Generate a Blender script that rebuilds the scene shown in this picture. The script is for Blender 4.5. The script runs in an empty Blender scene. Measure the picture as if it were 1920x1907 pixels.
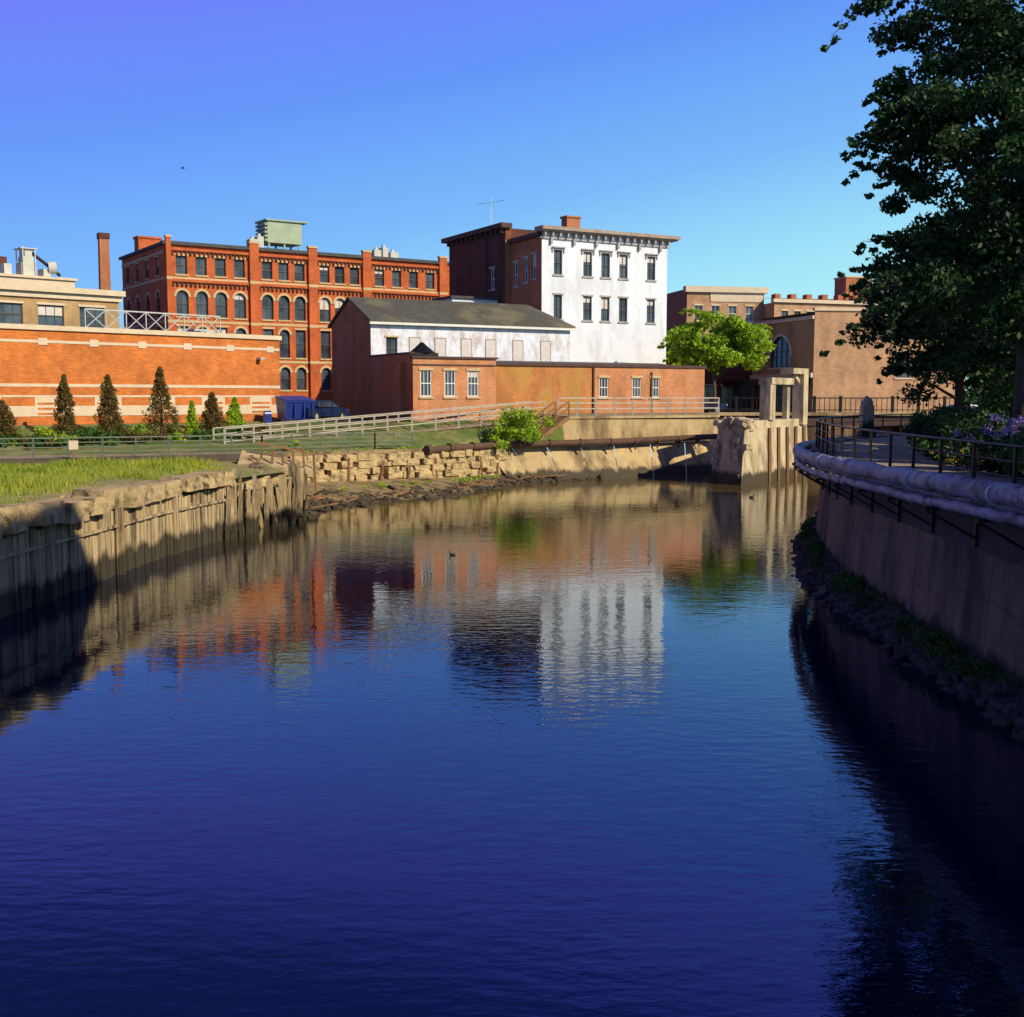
import bpy, math, random
import numpy as np
from mathutils import Vector, Matrix
random.seed(7); rng=np.random.default_rng(7)
scene=bpy.context.scene
# ------------------------------------------------------------------ materials
def newmat(name):
    m=bpy.data.materials.new(name); m.use_nodes=True
    nt=m.node_tree; b=nt.nodes['Principled BSDF']
    return m,nt,b
def N(nt,t,**k):
    n=nt.nodes.new(t)
    for a,v in k.items():
        setattr(n,a,v)
    return n
def mixc(nt,fac,a,b,mode='MIX'):
    n=nt.nodes.new('ShaderNodeMix'); n.data_type='RGBA'; n.blend_type=mode
    for i,v in ((0,fac),(6,a),(7,b)):
        if isinstance(v,(int,float)): n.inputs[i].default_value=v
        elif isinstance(v,tuple): n.inputs[i].default_value=(*v,1) if len(v)==3 else v
        else: nt.links.new(v,n.inputs[i])
    return n.outputs[2]
def ramp(nt,src,stops):
    r=nt.nodes.new('ShaderNodeValToRGB'); e=r.color_ramp.elements
    while len(e)<len(stops): e.new(0.5)
    for i,(p,c) in enumerate(stops):
        e[i].position=p; e[i].color=(*c,1) if isinstance(c,tuple) else (c,c,c,1)
    nt.links.new(src,r.inputs[0]); return r.outputs[0]
def coords(nt,scale=(1,1,1)):
    t=N(nt,'ShaderNodeTexCoord'); m=N(nt,'ShaderNodeMapping')
    m.inputs['Scale'].default_value=scale
    nt.links.new(t.outputs['Object'],m.inputs[0]); return m.outputs[0]
def noise(nt,vec,scale,detail=5,rough=.6):
    n=N(nt,'ShaderNodeTexNoise'); n.inputs['Scale'].default_value=scale
    n.inputs['Detail'].default_value=detail; n.inputs['Roughness'].default_value=rough
    nt.links.new(vec,n.inputs['Vector']); return n.outputs[0]
def bump(nt,b,h,dist,strength=1):
    n=N(nt,'ShaderNodeBump'); n.inputs['Distance'].default_value=dist; n.inputs['Strength'].default_value=strength
    nt.links.new(h,n.inputs['Height']); nt.links.new(n.outputs[0],b.inputs['Normal'])
def mat(name,c1,c2=None,scale=2,rough=.85,bmp=.02,stretch=(1,1,1),stain=None,stainscale=.4,stainstretch=(1,1,.3),metal=0,st=(.48,.62),wet=None):
    m,nt,b=newmat(name); c2=c2 or tuple(x*.6 for x in c1)
    f=noise(nt,coords(nt,stretch),scale,7,.65)
    f=ramp(nt,f,[(.32,0.),(.68,1.)])
    c=mixc(nt,f,c1,c2)
    if stain:
        g=noise(nt,coords(nt,stainstretch),stainscale,6,.7)
        g=ramp(nt,g,[(st[0],0.),(st[1],1.)])
        c=mixc(nt,g,c,stain)
    if wet:   # damp, algae-dark tide band just above the water level
        t=N(nt,'ShaderNodeTexCoord'); s=N(nt,'ShaderNodeSeparateXYZ'); nt.links.new(t.outputs['Object'],s.inputs[0])
        g2=noise(nt,coords(nt,(1,1,.2)),1.7,4,.6)
        a=N(nt,'ShaderNodeMath',operation='MULTIPLY_ADD'); nt.links.new(g2,a.inputs[0]); a.inputs[1].default_value=-1.1; nt.links.new(s.outputs[2],a.inputs[2])
        w_=ramp(nt,a.outputs[0],[(0.,1.),(.25,0.)])
        c=mixc(nt,w_,c,wet)
    nt.links.new(c,b.inputs['Base Color']); b.inputs['Roughness'].default_value=rough; b.inputs['Metallic'].default_value=metal
    if bmp: bump(nt,b,f,bmp)
    return m
def brick(name,c1,c2,mortar,stain=None,w=.26,h=.09,stlo=.5,sthi=.68):
    m,nt,b=newmat(name)
    t=N(nt,'ShaderNodeTexCoord'); s=N(nt,'ShaderNodeSeparateXYZ'); nt.links.new(t.outputs['Object'],s.inputs[0])
    a=N(nt,'ShaderNodeMath',operation='ADD'); nt.links.new(s.outputs[0],a.inputs[0]); nt.links.new(s.outputs[1],a.inputs[1])
    c=N(nt,'ShaderNodeCombineXYZ'); nt.links.new(a.outputs[0],c.inputs[0]); nt.links.new(s.outputs[2],c.inputs[1])
    br=N(nt,'ShaderNodeTexBrick'); nt.links.new(c.outputs[0],br.inputs['Vector'])
    br.inputs['Scale'].default_value=1; br.inputs['Brick Width'].default_value=w; br.inputs['Row Height'].default_value=h
    br.inputs['Mortar Size'].default_value=.009; br.inputs['Color1'].default_value=(*c1,1); br.inputs['Color2'].default_value=(*c2,1); br.inputs['Mortar'].default_value=(*mortar,1)
    f=ramp(nt,noise(nt,coords(nt,(1,1,.6)),.7,6,.7),[(.3,.62),(.7,1.2)])
    col=mixc(nt,1.0,br.outputs[0],f,'MULTIPLY')
    if stain:
        g=ramp(nt,noise(nt,coords(nt,(1,1,.3)),.55,6,.7),[(stlo,0.),(sthi,1.)])
        col=mixc(nt,g,col,stain)
    nt.links.new(col,b.inputs['Base Color']); b.inputs['Roughness'].default_value=.9
    bump(nt,b,br.outputs[1],.01,-1)
    return m
def leafmat(name,c1,c2,scale=.9,trans=.3):
    m,nt,b=newmat(name)
    f=ramp(nt,noise(nt,coords(nt),scale,4,.7),[(.35,0.),(.65,1.)])
    c=mixc(nt,f,c1,c2)
    nt.links.new(c,b.inputs['Base Color']); b.inputs['Roughness'].default_value=.6
    tr=N(nt,'ShaderNodeBsdfTranslucent'); nt.links.new(c,tr.inputs[0])
    mx=N(nt,'ShaderNodeMixShader'); mx.inputs[0].default_value=trans
    nt.links.new(b.outputs[0],mx.inputs[1]); nt.links.new(tr.outputs[0],mx.inputs[2])
    nt.links.new(mx.outputs[0],nt.nodes['Material Output'].inputs[0]); return m
def plain(name,c,rough=.5,metal=0):
    return mat(name,c,tuple(x*.8 for x in c),3,rough,0,metal=metal)
WET=(.055,.042,.024)
M={}
M['brick_red']=brick('brick_red',(.62,.115,.022),(.46,.07,.016),(.40,.16,.06))
M['brick_orange']=brick('brick_orange',(.68,.185,.03),(.52,.12,.02),(.48,.22,.07),w=.3,h=.1)
M['brick_old']=brick('brick_old',(.50,.15,.055),(.38,.10,.04),(.34,.18,.09),stain=(.32,.18,.11))
M['brick_low']=brick('brick_low',(.62,.235,.10),(.50,.17,.07),(.46,.27,.14),stain=(.50,.28,.15),stlo=.5,sthi=.66)
M['brick_stain']=brick('brick_stain',(.56,.20,.06),(.46,.15,.045),(.42,.23,.08),stain=(.42,.26,.055),stlo=.46,sthi=.64)
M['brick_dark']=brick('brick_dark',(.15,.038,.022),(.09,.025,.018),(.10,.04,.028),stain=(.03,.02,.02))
M['brick_tan']=brick('brick_tan',(.54,.30,.17),(.44,.22,.12),(.40,.29,.18))
M['brick_buff']=brick('brick_buff',(.46,.28,.13),(.38,.22,.10),(.38,.28,.16))
M['stone']=mat('trim_stone',(.60,.43,.23),(.48,.32,.17),1.5)
M['stone_pale']=mat('pale_trim',(.68,.55,.40),(.56,.44,.32),1.5)
M['white']=mat('white_painted_brick',(.77,.79,.86),(.66,.69,.79),1.2,stain=(.54,.53,.58),stainscale=.6,bmp=.01,st=(.48,.70))
M['whitewash']=mat('whitewash',(.76,.77,.86),(.62,.64,.76),2.2,stain=(.48,.41,.40),stainscale=1.1,stainstretch=(1,1,.5),st=(.48,.64))
M['wfra']=plain('white_frame',(.75,.74,.70),.6)
M['dfra']=plain('dark_frame',(.10,.07,.05),.6)
M['slate']=mat('slate_roof',(.10,.095,.075),(.05,.048,.042),3,stretch=(1,1,4),stain=(.15,.135,.08))
M['tar']=mat('roof_tar',(.08,.08,.08),(.05,.05,.05),2)
M['cornice']=mat('weathered_cornice',(.42,.33,.27),(.25,.18,.15),2)
M['hood']=mat('window_hood_paint',(.46,.42,.42),(.30,.26,.26),2)
M['cornice_dk']=mat('dark_cornice',(.10,.05,.04),(.06,.03,.03),2)
M['board']=mat('boarded_window',(.66,.60,.58),(.54,.48,.48),3)
M['conc']=mat('concrete',(.54,.40,.20),(.38,.27,.14),1.1,stain=(.19,.12,.06),stainscale=.5,wet=WET)
M['conc_lt']=mat('pale_concrete',(.62,.50,.33),(.44,.34,.21),1.4,stain=(.2,.15,.09),stainscale=.7,wet=WET)
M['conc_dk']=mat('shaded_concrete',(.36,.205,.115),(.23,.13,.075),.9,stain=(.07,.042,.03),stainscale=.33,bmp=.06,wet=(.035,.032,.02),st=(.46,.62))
M['crack']=mat('crack_shadow',(.10,.06,.04),(.06,.04,.03),2)
M['rock']=mat('rough_stone',(.60,.44,.22),(.38,.26,.13),2.2,bmp=.05,stain=(.15,.11,.06),stainscale=1.5,stainstretch=(1,1,1),st=(.50,.64))
M['rock_shore']=mat('shore_stone',(.48,.35,.17),(.27,.19,.09),1.4,bmp=.05,stain=(.11,.08,.045),stainscale=.8,stainstretch=(1,1,1),st=(.46,.6),wet=(.06,.045,.025))
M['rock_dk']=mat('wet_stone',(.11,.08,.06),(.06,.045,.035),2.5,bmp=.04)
M['plank']=mat('weathered_plank',(.66,.50,.28),(.30,.21,.12),3.0,stretch=(2.6,2.6,.10),stain=(.10,.07,.045),stainscale=1.3,stainstretch=(2,2,.16),bmp=.03,st=(.49,.62),wet=WET)
M['timber']=mat('brown_timber',(.32,.16,.07),(.16,.085,.04),3,stretch=(2,2,.2))
M['deckwood']=mat('rail_wood',(.52,.46,.38),(.36,.31,.26),3)
M['deckdark']=mat('deck_boards',(.26,.20,.14),(.18,.13,.09),3)
M['rust']=mat('rusty_pipe',(.13,.065,.035),(.07,.04,.025),3)
M['iron']=plain('black_iron',(.02,.022,.022),.45,.6)
M['railgreen']=plain('weathered_rail',(.16,.19,.15),.6,.2)
M['pipewrap']=mat('pipe_insulation',(.48,.42,.46),(.32,.27,.31),5,.5,.03,stain=(.15,.11,.11),stainscale=1.6,metal=.1,stainstretch=(1,1,1),st=(.50,.60))
M['grass']=leafmat('grass_blades',(.44,.46,.04),(.17,.28,.015),.55,.3)
M['soil']=mat('soil_ground',(.38,.30,.12),(.22,.20,.06),1.3,stain=(.20,.26,.03),stainscale=.6,stainstretch=(1,1,1),bmp=.06)
M['mud']=mat('shore_mud',(.36,.26,.12),(.20,.14,.06),1.6,stain=(.12,.085,.045),stainscale=.9,stainstretch=(1,1,1),bmp=.08)
M['turf']=mat('turf',(.13,.17,.03),(.07,.11,.018),1.6,bmp=.05,stain=(.24,.2,.08),stainscale=.5,stainstretch=(1,1,1))
M['asphalt']=mat('asphalt',(.06,.06,.06),(.045,.045,.045),4)
M['path']=mat('paving',(.40,.33,.24),(.30,.24,.17),2)
M['bark']=mat('bark',(.10,.07,.05),(.05,.035,.025),4,stretch=(2,2,.4),bmp=.05)
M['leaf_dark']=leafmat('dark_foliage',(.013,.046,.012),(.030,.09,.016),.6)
M['leaf_mid']=leafmat('mid_foliage',(.035,.10,.016),(.07,.17,.018))
M['leaf_bright']=leafmat('bright_foliage',(.42,.56,.02),(.18,.34,.015))
M['leaf_jun']=leafmat('juniper_foliage',(.10,.10,.02),(.18,.09,.02),1.5)
M['flower']=leafmat('lilac_blossom',(.5,.28,.6),(.4,.3,.6))
M['yellow']=leafmat('yellow_blossom',(.6,.45,.03),(.5,.4,.02))
M['blue']=plain('blue_paint',(.01,.03,.22),.35)
M['carblue']=plain('navy_car_paint',(.015,.03,.10),.2)
M['carred']=plain('red_car_paint',(.20,.012,.02),.25)
M['carwhite']=plain('white_car_paint',(.7,.7,.72),.3)
M['rubber']=plain('rubber',(.02,.02,.02),.8)
M['metal']=plain('galvanized_metal',(.55,.56,.55),.45,.3)
M['hvac']=mat('green_grey_panel',(.38,.44,.32),(.3,.35,.26),1.5)
M['hvacw']=mat('pale_unit',(.6,.58,.52),(.45,.44,.4),1.5)
M['duck']=mat('duck_feathers',(.12,.08,.05),(.05,.04,.03),8)
g,nt,b=newmat('window_glass'); b.inputs['Base Color'].default_value=(.02,.03,.045,1); b.inputs['Roughness'].default_value=.12
f=noise(nt,coords(nt),.45,2); nt.links.new(ramp(nt,f,[(.35,(.02,.03,.05)),(.65,(.08,.11,.15))]),b.inputs['Base Color']); M['glass']=g
# water: dark and deep near; far shallows tinted brown, golden wall reflections painted into the colour
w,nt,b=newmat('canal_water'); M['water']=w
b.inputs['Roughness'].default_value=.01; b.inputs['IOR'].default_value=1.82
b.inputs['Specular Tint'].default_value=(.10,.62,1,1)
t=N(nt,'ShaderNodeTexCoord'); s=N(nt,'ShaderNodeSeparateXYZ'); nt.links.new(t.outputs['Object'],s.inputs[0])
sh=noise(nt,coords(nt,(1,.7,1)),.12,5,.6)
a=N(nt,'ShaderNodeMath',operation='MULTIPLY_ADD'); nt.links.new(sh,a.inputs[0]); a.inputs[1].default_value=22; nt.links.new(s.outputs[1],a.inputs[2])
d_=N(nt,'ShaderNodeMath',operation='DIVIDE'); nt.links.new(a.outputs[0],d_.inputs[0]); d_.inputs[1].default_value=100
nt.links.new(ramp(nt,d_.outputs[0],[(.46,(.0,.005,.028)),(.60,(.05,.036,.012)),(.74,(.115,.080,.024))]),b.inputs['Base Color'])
n1=noise(nt,coords(nt,(1,2.0,1)),2.4,3,.5); n2=noise(nt,coords(nt,(1,1.8,1)),.6,2,.5)
patch=ramp(nt,noise(nt,coords(nt,(1,.6,1)),.11,3,.5),[(.38,.25),(.62,1.)])
mm=N(nt,'ShaderNodeMath',operation='MULTIPLY'); nt.links.new(n1,mm.inputs[0]); nt.links.new(patch,mm.inputs[1])
m2=N(nt,'ShaderNodeMath',operation='MULTIPLY_ADD'); nt.links.new(n2,m2.inputs[0]); m2.inputs[1].default_value=.55; nt.links.new(mm.outputs[0],m2.inputs[2])
bump(nt,b,m2.outputs[0],.009)

# ------------------------------------------------------------------ geometry helpers
class Part:
    def __init__(s,m,smooth=False): s.v=[];s.f=[];s.m=m;s.smooth=smooth
    def poly(s,pts):
        i=len(s.v); s.v+= [tuple(p) for p in pts]; s.f.append(tuple(range(i,i+len(pts))))
    def hexa(s,p):
        i=len(s.v); s.v+=[tuple(q) for q in p]
        for f in ((0,3,2,1),(4,5,6,7),(0,1,5,4),(1,2,6,5),(2,3,7,6),(3,0,4,7)): s.f.append(tuple(i+k for k in f))
    def box(s,x0,x1,y0,y1,z0,z1):
        s.hexa([(x0,y0,z0),(x1,y0,z0),(x1,y1,z0),(x0,y1,z0),(x0,y0,z1),(x1,y0,z1),(x1,y1,z1),(x0,y1,z1)])
    def prism(s,pts,z0,z1):
        n=len(pts); i=len(s.v)
        s.v+=[(p[0],p[1],z0) for p in pts]+[(p[0],p[1],z1) for p in pts]
        s.f.append(tuple(range(i+n-1,i-1,-1))); s.f.append(tuple(range(i+n,i+2*n)))
        for k in range(n): s.f.append((i+k,i+(k+1)%n,i+n+(k+1)%n,i+n+k))
    def beam(s,p,q,w,h):
        p=Vector(p);q=Vector(q);d=(q-p).normalized()
        up=Vector((0,0,1)) if abs(d.z)<.95 else Vector((0,1,0))
        a=d.cross(up).normalized()*w/2; b_=a.cross(d).normalized()*h/2
        s.hexa([p-a-b_,p+a-b_,p+a+b_,p-a+b_,q-a-b_,q+a-b_,q+a+b_,q-a+b_])
    def tube(s,pts,rad,n=8):
        pts=[Vector(p) for p in pts]; i0=len(s.v)
        if not hasattr(rad,'__len__'): rad=[rad]*len(pts)
        for k,p in enumerate(pts):
            d=(pts[min(k+1,len(pts)-1)]-pts[max(k-1,0)]).normalized()
            up=Vector((0,0,1)) if abs(d.z)<.9 else Vector((1,0,0))
            a=d.cross(up).normalized(); c=a.cross(d)
            for j in range(n):
                t=2*math.pi*j/n; s.v.append(tuple(p+(a*math.cos(t)+c*math.sin(t))*rad[k]))
        for k in range(len(pts)-1):
            for j in range(n):
                s.f.append((i0+k*n+j,i0+k*n+(j+1)%n,i0+(k+1)*n+(j+1)%n,i0+(k+1)*n+j))
        s.f.append(tuple(i0+j for j in range(n))); e=i0+(len(pts)-1)*n; s.f.append(tuple(e+j for j in range(n-1,-1,-1)))
    def strip(s,A,B):
        for k in range(len(A)-1): s.poly([A[k],A[k+1],B[k+1],B[k]])
    def raw(s,v,f):
        i=len(s.v); s.v+= [tuple(x) for x in v]; s.f+=[tuple(i+k for k in q) for q in f]
class Obj:
    def __init__(s,name,loc=(0,0,0),rot=0): s.name=name;s.loc=loc;s.rot=math.radians(rot);s.p={}
    def part(s,n,m,smooth=False):
        if n not in s.p: s.p[n]=Part(M[m] if isinstance(m,str) else m,smooth)
        return s.p[n]
    def done(s):
        def mk(nm,p):
            me=bpy.data.meshes.new(nm); me.from_pydata(p.v,[],p.f); me.materials.append(p.m)
            if p.smooth: me.polygons.foreach_set('use_smooth',[True]*len(me.polygons))
            me.update(); o=bpy.data.objects.new(nm,me); scene.collection.objects.link(o); return o
        if len(s.p)==1:
            o=mk(s.name,list(s.p.values())[0])
        else:
            o=bpy.data.objects.new(s.name,None); scene.collection.objects.link(o)
            for k,p in s.p.items():
                c=mk(k,p); c.parent=o
        o.location=s.loc; o.rotation_euler=(0,0,s.rot); return o
class Face:
    """vertical wall plane in an object's local frame"""
    def __init__(s,O,p0,d): s.O=O;s.p0=p0;s.d=d;s.n=(d[1],-d[0])
    def P(s,a,z,o=0): return (s.p0[0]+s.d[0]*a+s.n[0]*o, s.p0[1]+s.d[1]*a+s.n[1]*o, z)
    def fbox(s,part,a0,a1,z0,z1,o0,o1):
        P=s.P
        part.hexa([P(a0,z0,o1),P(a1,z0,o1),P(a1,z0,o0),P(a0,z0,o0),P(a0,z1,o1),P(a1,z1,o1),P(a1,z1,o0),P(a0,z1,o0)])
    def wall(s,L,z0,z1,ops,wall,trim=None,frame='wfra',rev=.18,head=.18,sill=True,blinds=.3,bars=1):
        O=s.O;P=s.P; W=O.part('walls_'+wall,wall)
        xs=sorted({0,L,*[o[0] for o in ops],*[o[1] for o in ops]}); zs=sorted({z0,z1,*[o[2] for o in ops],*[o[3] for o in ops]})
        for i in range(len(xs)-1):
            for j in range(len(zs)-1):
                cx=(xs[i]+xs[i+1])/2; cz=(zs[j]+zs[j+1])/2
                if any(o[0]<cx<o[1] and o[2]<cz<o[3] for o in ops): continue
                W.poly([P(xs[i],zs[j]),P(xs[i+1],zs[j]),P(xs[i+1],zs[j+1]),P(xs[i],zs[j+1])])
        if not ops: return
        G=O.part('window_glass','glass'); F=O.part('window_frames_'+frame,frame)
        for o in ops:
            a0,a1,b0,b1=o[:4]; arch=len(o)>4 and o[4]
            W.poly([P(a0,b0),P(a0,b1),P(a0,b1,-rev),P(a0,b0,-rev)]); W.poly([P(a1,b0),P(a1,b1),P(a1,b1,-rev),P(a1,b0,-rev)])
            W.poly([P(a0,b0),P(a1,b0),P(a1,b0,-rev),P(a0,b0,-rev)]); W.poly([P(a0,b1),P(a1,b1),P(a1,b1,-rev),P(a0,b1,-rev)])
            G.poly([P(a0,b0,-rev),P(a1,b0,-rev),P(a1,b1,-rev),P(a0,b1,-rev)])
            t=.07; e=.012
            s.fbox(F,a0,a0+t,b0,b1,-rev+e,-rev+.07); s.fbox(F,a1-t,a1,b0,b1,-rev+e,-rev+.07)
            s.fbox(F,a0+t,a1-t,b0,b0+t,-rev+e,-rev+.07); s.fbox(F,a0+t,a1-t,b1-t,b1,-rev+e,-rev+.07)
            mz=(b0+b1)/2; s.fbox(F,a0+t,a1-t,mz-.035,mz+.035,-rev+e,-rev+.09)
            for k in range(bars):
                m=a0+(a1-a0)*(k+1)/(bars+1); s.fbox(F,m-.02,m+.02,b0+t,b1-t,-rev+e,-rev+.06)
            if random.random()<blinds:
                hh=b1-(b1-b0)*random.choice([.25,.4,.5]); O.part('blinds','board').poly([P(a0+t,hh,-rev+.006),P(a1-t,hh,-rev+.006),P(a1-t,b1-t,-rev+.006),P(a0+t,b1-t,-rev+.006)])
            if arch:
                r=(a1-a0)/2; c=(a0+a1)/2; zc=b1-r; n=10; T=O.part('stone_trim',trim or 'stone')
                pts=[(c+r*math.cos(math.pi*k/n),zc+r*math.sin(math.pi*k/n)) for k in range(n+1)]
                q=[(c+(r+.22)*math.cos(math.pi*k/n),zc+(r+.22)*math.sin(math.pi*k/n)) for k in range(n+1)]
                for k in range(n):
                    W.poly([P(pts[k][0],pts[k][1],-.003),P(pts[k][0],b1,-.003),P(pts[k+1][0],b1,-.003),P(pts[k+1][0],pts[k+1][1],-.003)])
                    T.poly([P(*pts[k],.06),P(*q[k],.06),P(*q[k+1],.06),P(*pts[k+1],.06)])
                    T.poly([P(*q[k],.06),P(*q[k+1],.06),P(*q[k+1],0),P(*q[k],0)])
                    T.poly([P(*pts[k],.06),P(*pts[k+1],.06),P(*pts[k+1],-.05),P(*pts[k],-.05)])
            elif trim and head: s.fbox(O.part('stone_trim',trim),a0-.12,a1+.12,b1+.002,b1+head,-.02,.07)
            if trim and sill: s.fbox(O.part('stone_trim',trim),a0-.12,a1+.12,b0-.14,b0-.002,-.02,.1)
# rock template
import bmesh
bm=bmesh.new(); bmesh.ops.create_cube(bm,size=2); bmesh.ops.subdivide_edges(bm,edges=bm.edges[:],cuts=2,use_grid_fill=True)
RV=np.array([v.co[:] for v in bm.verts]); bm.verts.index_update(); RF=[tuple(v.index for v in f.verts) for f in bm.faces]; bm.free()
def rock(part,c,size,yaw=0,rnd=.25,jit=.12,tilt=0):
    v=RV.copy(); nrm=v/np.linalg.norm(v,axis=1)[:,None]*1.25
    v=v*(1-rnd)+nrm*rnd; v+=rng.normal(0,jit,v.shape)*.6
    v=v*np.array(size)/2
    R=np.array(Matrix.Rotation(yaw,3,'Z')@Matrix.Rotation(tilt,3,'X')@Matrix.Rotation(tilt*.7*random.choice([-1,1]),3,'Y'))
    part.raw(v@R.T+np.array(c),RF)
def walk(poly,step):
    out=[]; carry=0
    for a,b in zip(poly[:-1],poly[1:]):
        a=Vector(a);b=Vector(b);L=(b-a).length;d=(b-a)/L;t=carry
        while t<L:
            out.append((a+d*t,d)); t+=step() if callable(step) else step
        carry=t-L
    return out
def yawof(d): return math.atan2(d.y,d.x)
def offs(poly,o):
    """offset polyline to its right side (looking along it) by o"""
    out=[]
    for i,p in enumerate(poly):
        a=Vector(poly[max(i-1,0)][:2]);c=Vector(poly[min(i+1,len(poly)-1)][:2]);d=(c-a).normalized()
        out.append((p[0]+d.y*o,p[1]-d.x*o))
    return out
def z(poly,h): return [(p[0],p[1],h) for p in poly]

# foliage: many leaf-sized faces
def leaves_mesh(name,centers,radii,per,size,m,flat=.8,parent=None):
    C=np.repeat(np.array(centers),per,axis=0); R=np.repeat(np.array(radii),per)
    n=len(C); d=rng.normal(size=(n,3)); d/=np.linalg.norm(d,axis=1)[:,None]
    r=rng.random(n)**.45
    pos=C+d*(r*R)[:,None]*np.array([1,1,flat])
    a=rng.normal(size=(n,3)); a/=np.linalg.norm(a,axis=1)[:,None]
    b_=np.cross(a,rng.normal(size=(n,3))); b_/=np.linalg.norm(b_,axis=1)[:,None]
    s=size*(.6+.8*rng.random(n))[:,None]
    V=np.stack([pos-a*s*.6,pos+b_*s*.36,pos+a*s*.6,pos-b_*s*.36],axis=1).reshape(-1,3)
    me=bpy.data.meshes.new(name); me.vertices.add(4*n); me.vertices.foreach_set('co',V.ravel())
    me.loops.add(4*n); me.loops.foreach_set('vertex_index',np.arange(4*n)); me.polygons.add(n)
    me.polygons.foreach_set('loop_start',np.arange(n)*4); me.polygons.foreach_set('loop_total',np.full(n,4))
    me.materials.append(M[m]); me.update(calc_edges=True)
    o=bpy.data.objects.new(name,me); scene.collection.objects.link(o)
    if parent: o.parent=parent
    return o
def tree(name,base,lobes,nclump,crad,per,size,m,trunk_r=.3,bark='bark',limbs=14,m2=None,sprig=.5):
    """lobes: list of (cx,cy,cz,rx,ry,rz) relative to base"""
    e=bpy.data.objects.new(name,None); scene.collection.objects.link(e); e.location=base
    cs=[];tot=sum(l[3]*l[4]*l[5] for l in lobes)
    for l in lobes:
        k=max(3,int(nclump*l[3]*l[4]*l[5]/tot))
        for _ in range(k):
            d=rng.normal(size=3); d/=np.linalg.norm(d); r=.35+.65*rng.random()**.6
            cs.append(np.array(l[:3])+d*r*np.array(l[3:]))
    cs=np.array(cs); rad=crad*(.45+1.0*rng.random(len(cs)))
    # outlying twigs: chains of leaf tufts that grow continuously out of the clumps
    k=int(len(cs)*sprig); idx=rng.integers(0,len(cs),k); mid=cs.mean(axis=0)*np.array([1,1,.0])+np.array([0,0,1])*cs[idx][:,2:3]*.9
    dr=cs[idx]-mid; dr/=np.linalg.norm(dr,axis=1)[:,None]; dr+=rng.normal(0,.35,(k,3))
    tw=[]
    for j in range(6): tw.append(cs[idx]+dr*(crad*(.55+.27*j))-np.array([0,0,.03*j*j])+rng.normal(0,.06,(k,3)))
    sp=np.concatenate(tw); sr=np.concatenate([np.full(k,crad*(.40-.045*j)) for j in range(6)])
    leaves_mesh('foliage',cs,rad,per,size,m,.65,e)
    leaves_mesh('foliage_sprigs',sp,sr,max(12,per//13),size,m2 or m,.6,e)
    P=Part(M[bark],True); top=cs[:,2].max()*.85
    for i in range(k): P.tube([cs[idx[i]],cs[idx[i]]+dr[i]*crad*1.7-np.array([0,0,.4])],[.02,.006],4)
    P.tube([(0,0,-.3),(.05,0,.6),(.1,.1,top*.3),(-.1,.05,top*.6),(0,0,top)],[trunk_r*1.35,trunk_r,trunk_r*.8,trunk_r*.5,trunk_r*.12],9)
    for i in rng.permutation(len(cs))[:limbs]:
        c=cs[i]; h=max(.25*top,min(c[2]*.6,top*.75)); s0=Vector((0,0,h)); m_=Vector(((c[0])*.5,(c[1])*.5,h+(c[2]-h)*.6))
        P.tube([s0,m_,Vector(c)],[trunk_r*.3,trunk_r*.16,trunk_r*.04],6)
    me=bpy.data.meshes.new('trunk'); me.from_pydata(P.v,[],P.f); me.materials.append(P.m); me.polygons.foreach_set('use_smooth',[True]*len(me.polygons))
    o=bpy.data.objects.new('trunk',me); scene.collection.objects.link(o); o.parent=e
    return e
def bush(name,base,r,per=60,size=.14,m='leaf_mid',n=14,hz=1.):
    cs=np.array([[rng.normal()*r*.5,rng.normal()*r*.5,(.3+.9*rng.random())*r*hz] for _ in range(n)])
    o=leaves_mesh(name,cs,r*.45*(.6+.6*rng.random(n)),per,size,m); o.location=base; return o

# ------------------------------------------------------------------ ground & water
LW=[(-13.2,-20),(-13.0,10),(-12.8,28.4),(-12.4,34),(-12.1,39),(-11.2,44),(-9.7,49.5)]
WT=[(-13.6,61.5),(-8,66),(-3.6,70),(0,75),(7,78.3),(15.3,85.6)]
A_=[(-13.9,62.5),(-8.3,67.2),(-4,71.5),(-.3,76.4),(6.8,79.6),(15.3,86.6)]
B_=[(-16,76.5),(-12,74.2),(-7,74.6),(0,78.6),(3.5,80.3),(15.5,87)]
RW=[(9.3,-20),(9.2,5),(9.0,14),(8.9,20),(9.1,26),(9.6,33),(10.6,39),(12,45),(14.5,51),(18,56),(22,60),(26,66),(29,74),(31,84),(32,100)]
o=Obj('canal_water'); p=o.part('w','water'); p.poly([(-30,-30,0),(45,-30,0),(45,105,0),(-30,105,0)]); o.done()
o=Obj('grass_bank_ground'); p=o.part('g','soil')
p.poly([(-400,-20,2.3)]+z(LW,2.3)+[(-10.6,52,2.15),(-13.6,61.4,2.1),(-27,55.3,2.15),(-400,40,2.15)]); o.done()
o=Obj('terrace_path'); p=o.part('g','path')
p.poly([(-400,40,2.5),(-27,55.3,2.5),(-13.6,61.5,2.5),(-8,66,2.45),(-8.3,67.2,2.5),(-13.9,63.4,2.5),(-28,57.8,2.5),(-400,43,2.5)])
p.strip(z(WT[1:],2.25),z(A_[1:],2.3)); o.done()
o=Obj('embankment_fill'); p=o.part('g','mud')
p.poly(z([(-14.4,61.1),(-8,66.1),(-3.6,70.1),(0,75.1),(7,78.4),(15.3,85.7),(15.5,88),(3.5,82),(0,80),(-7,76),(-16,77)],2.17))
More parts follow.
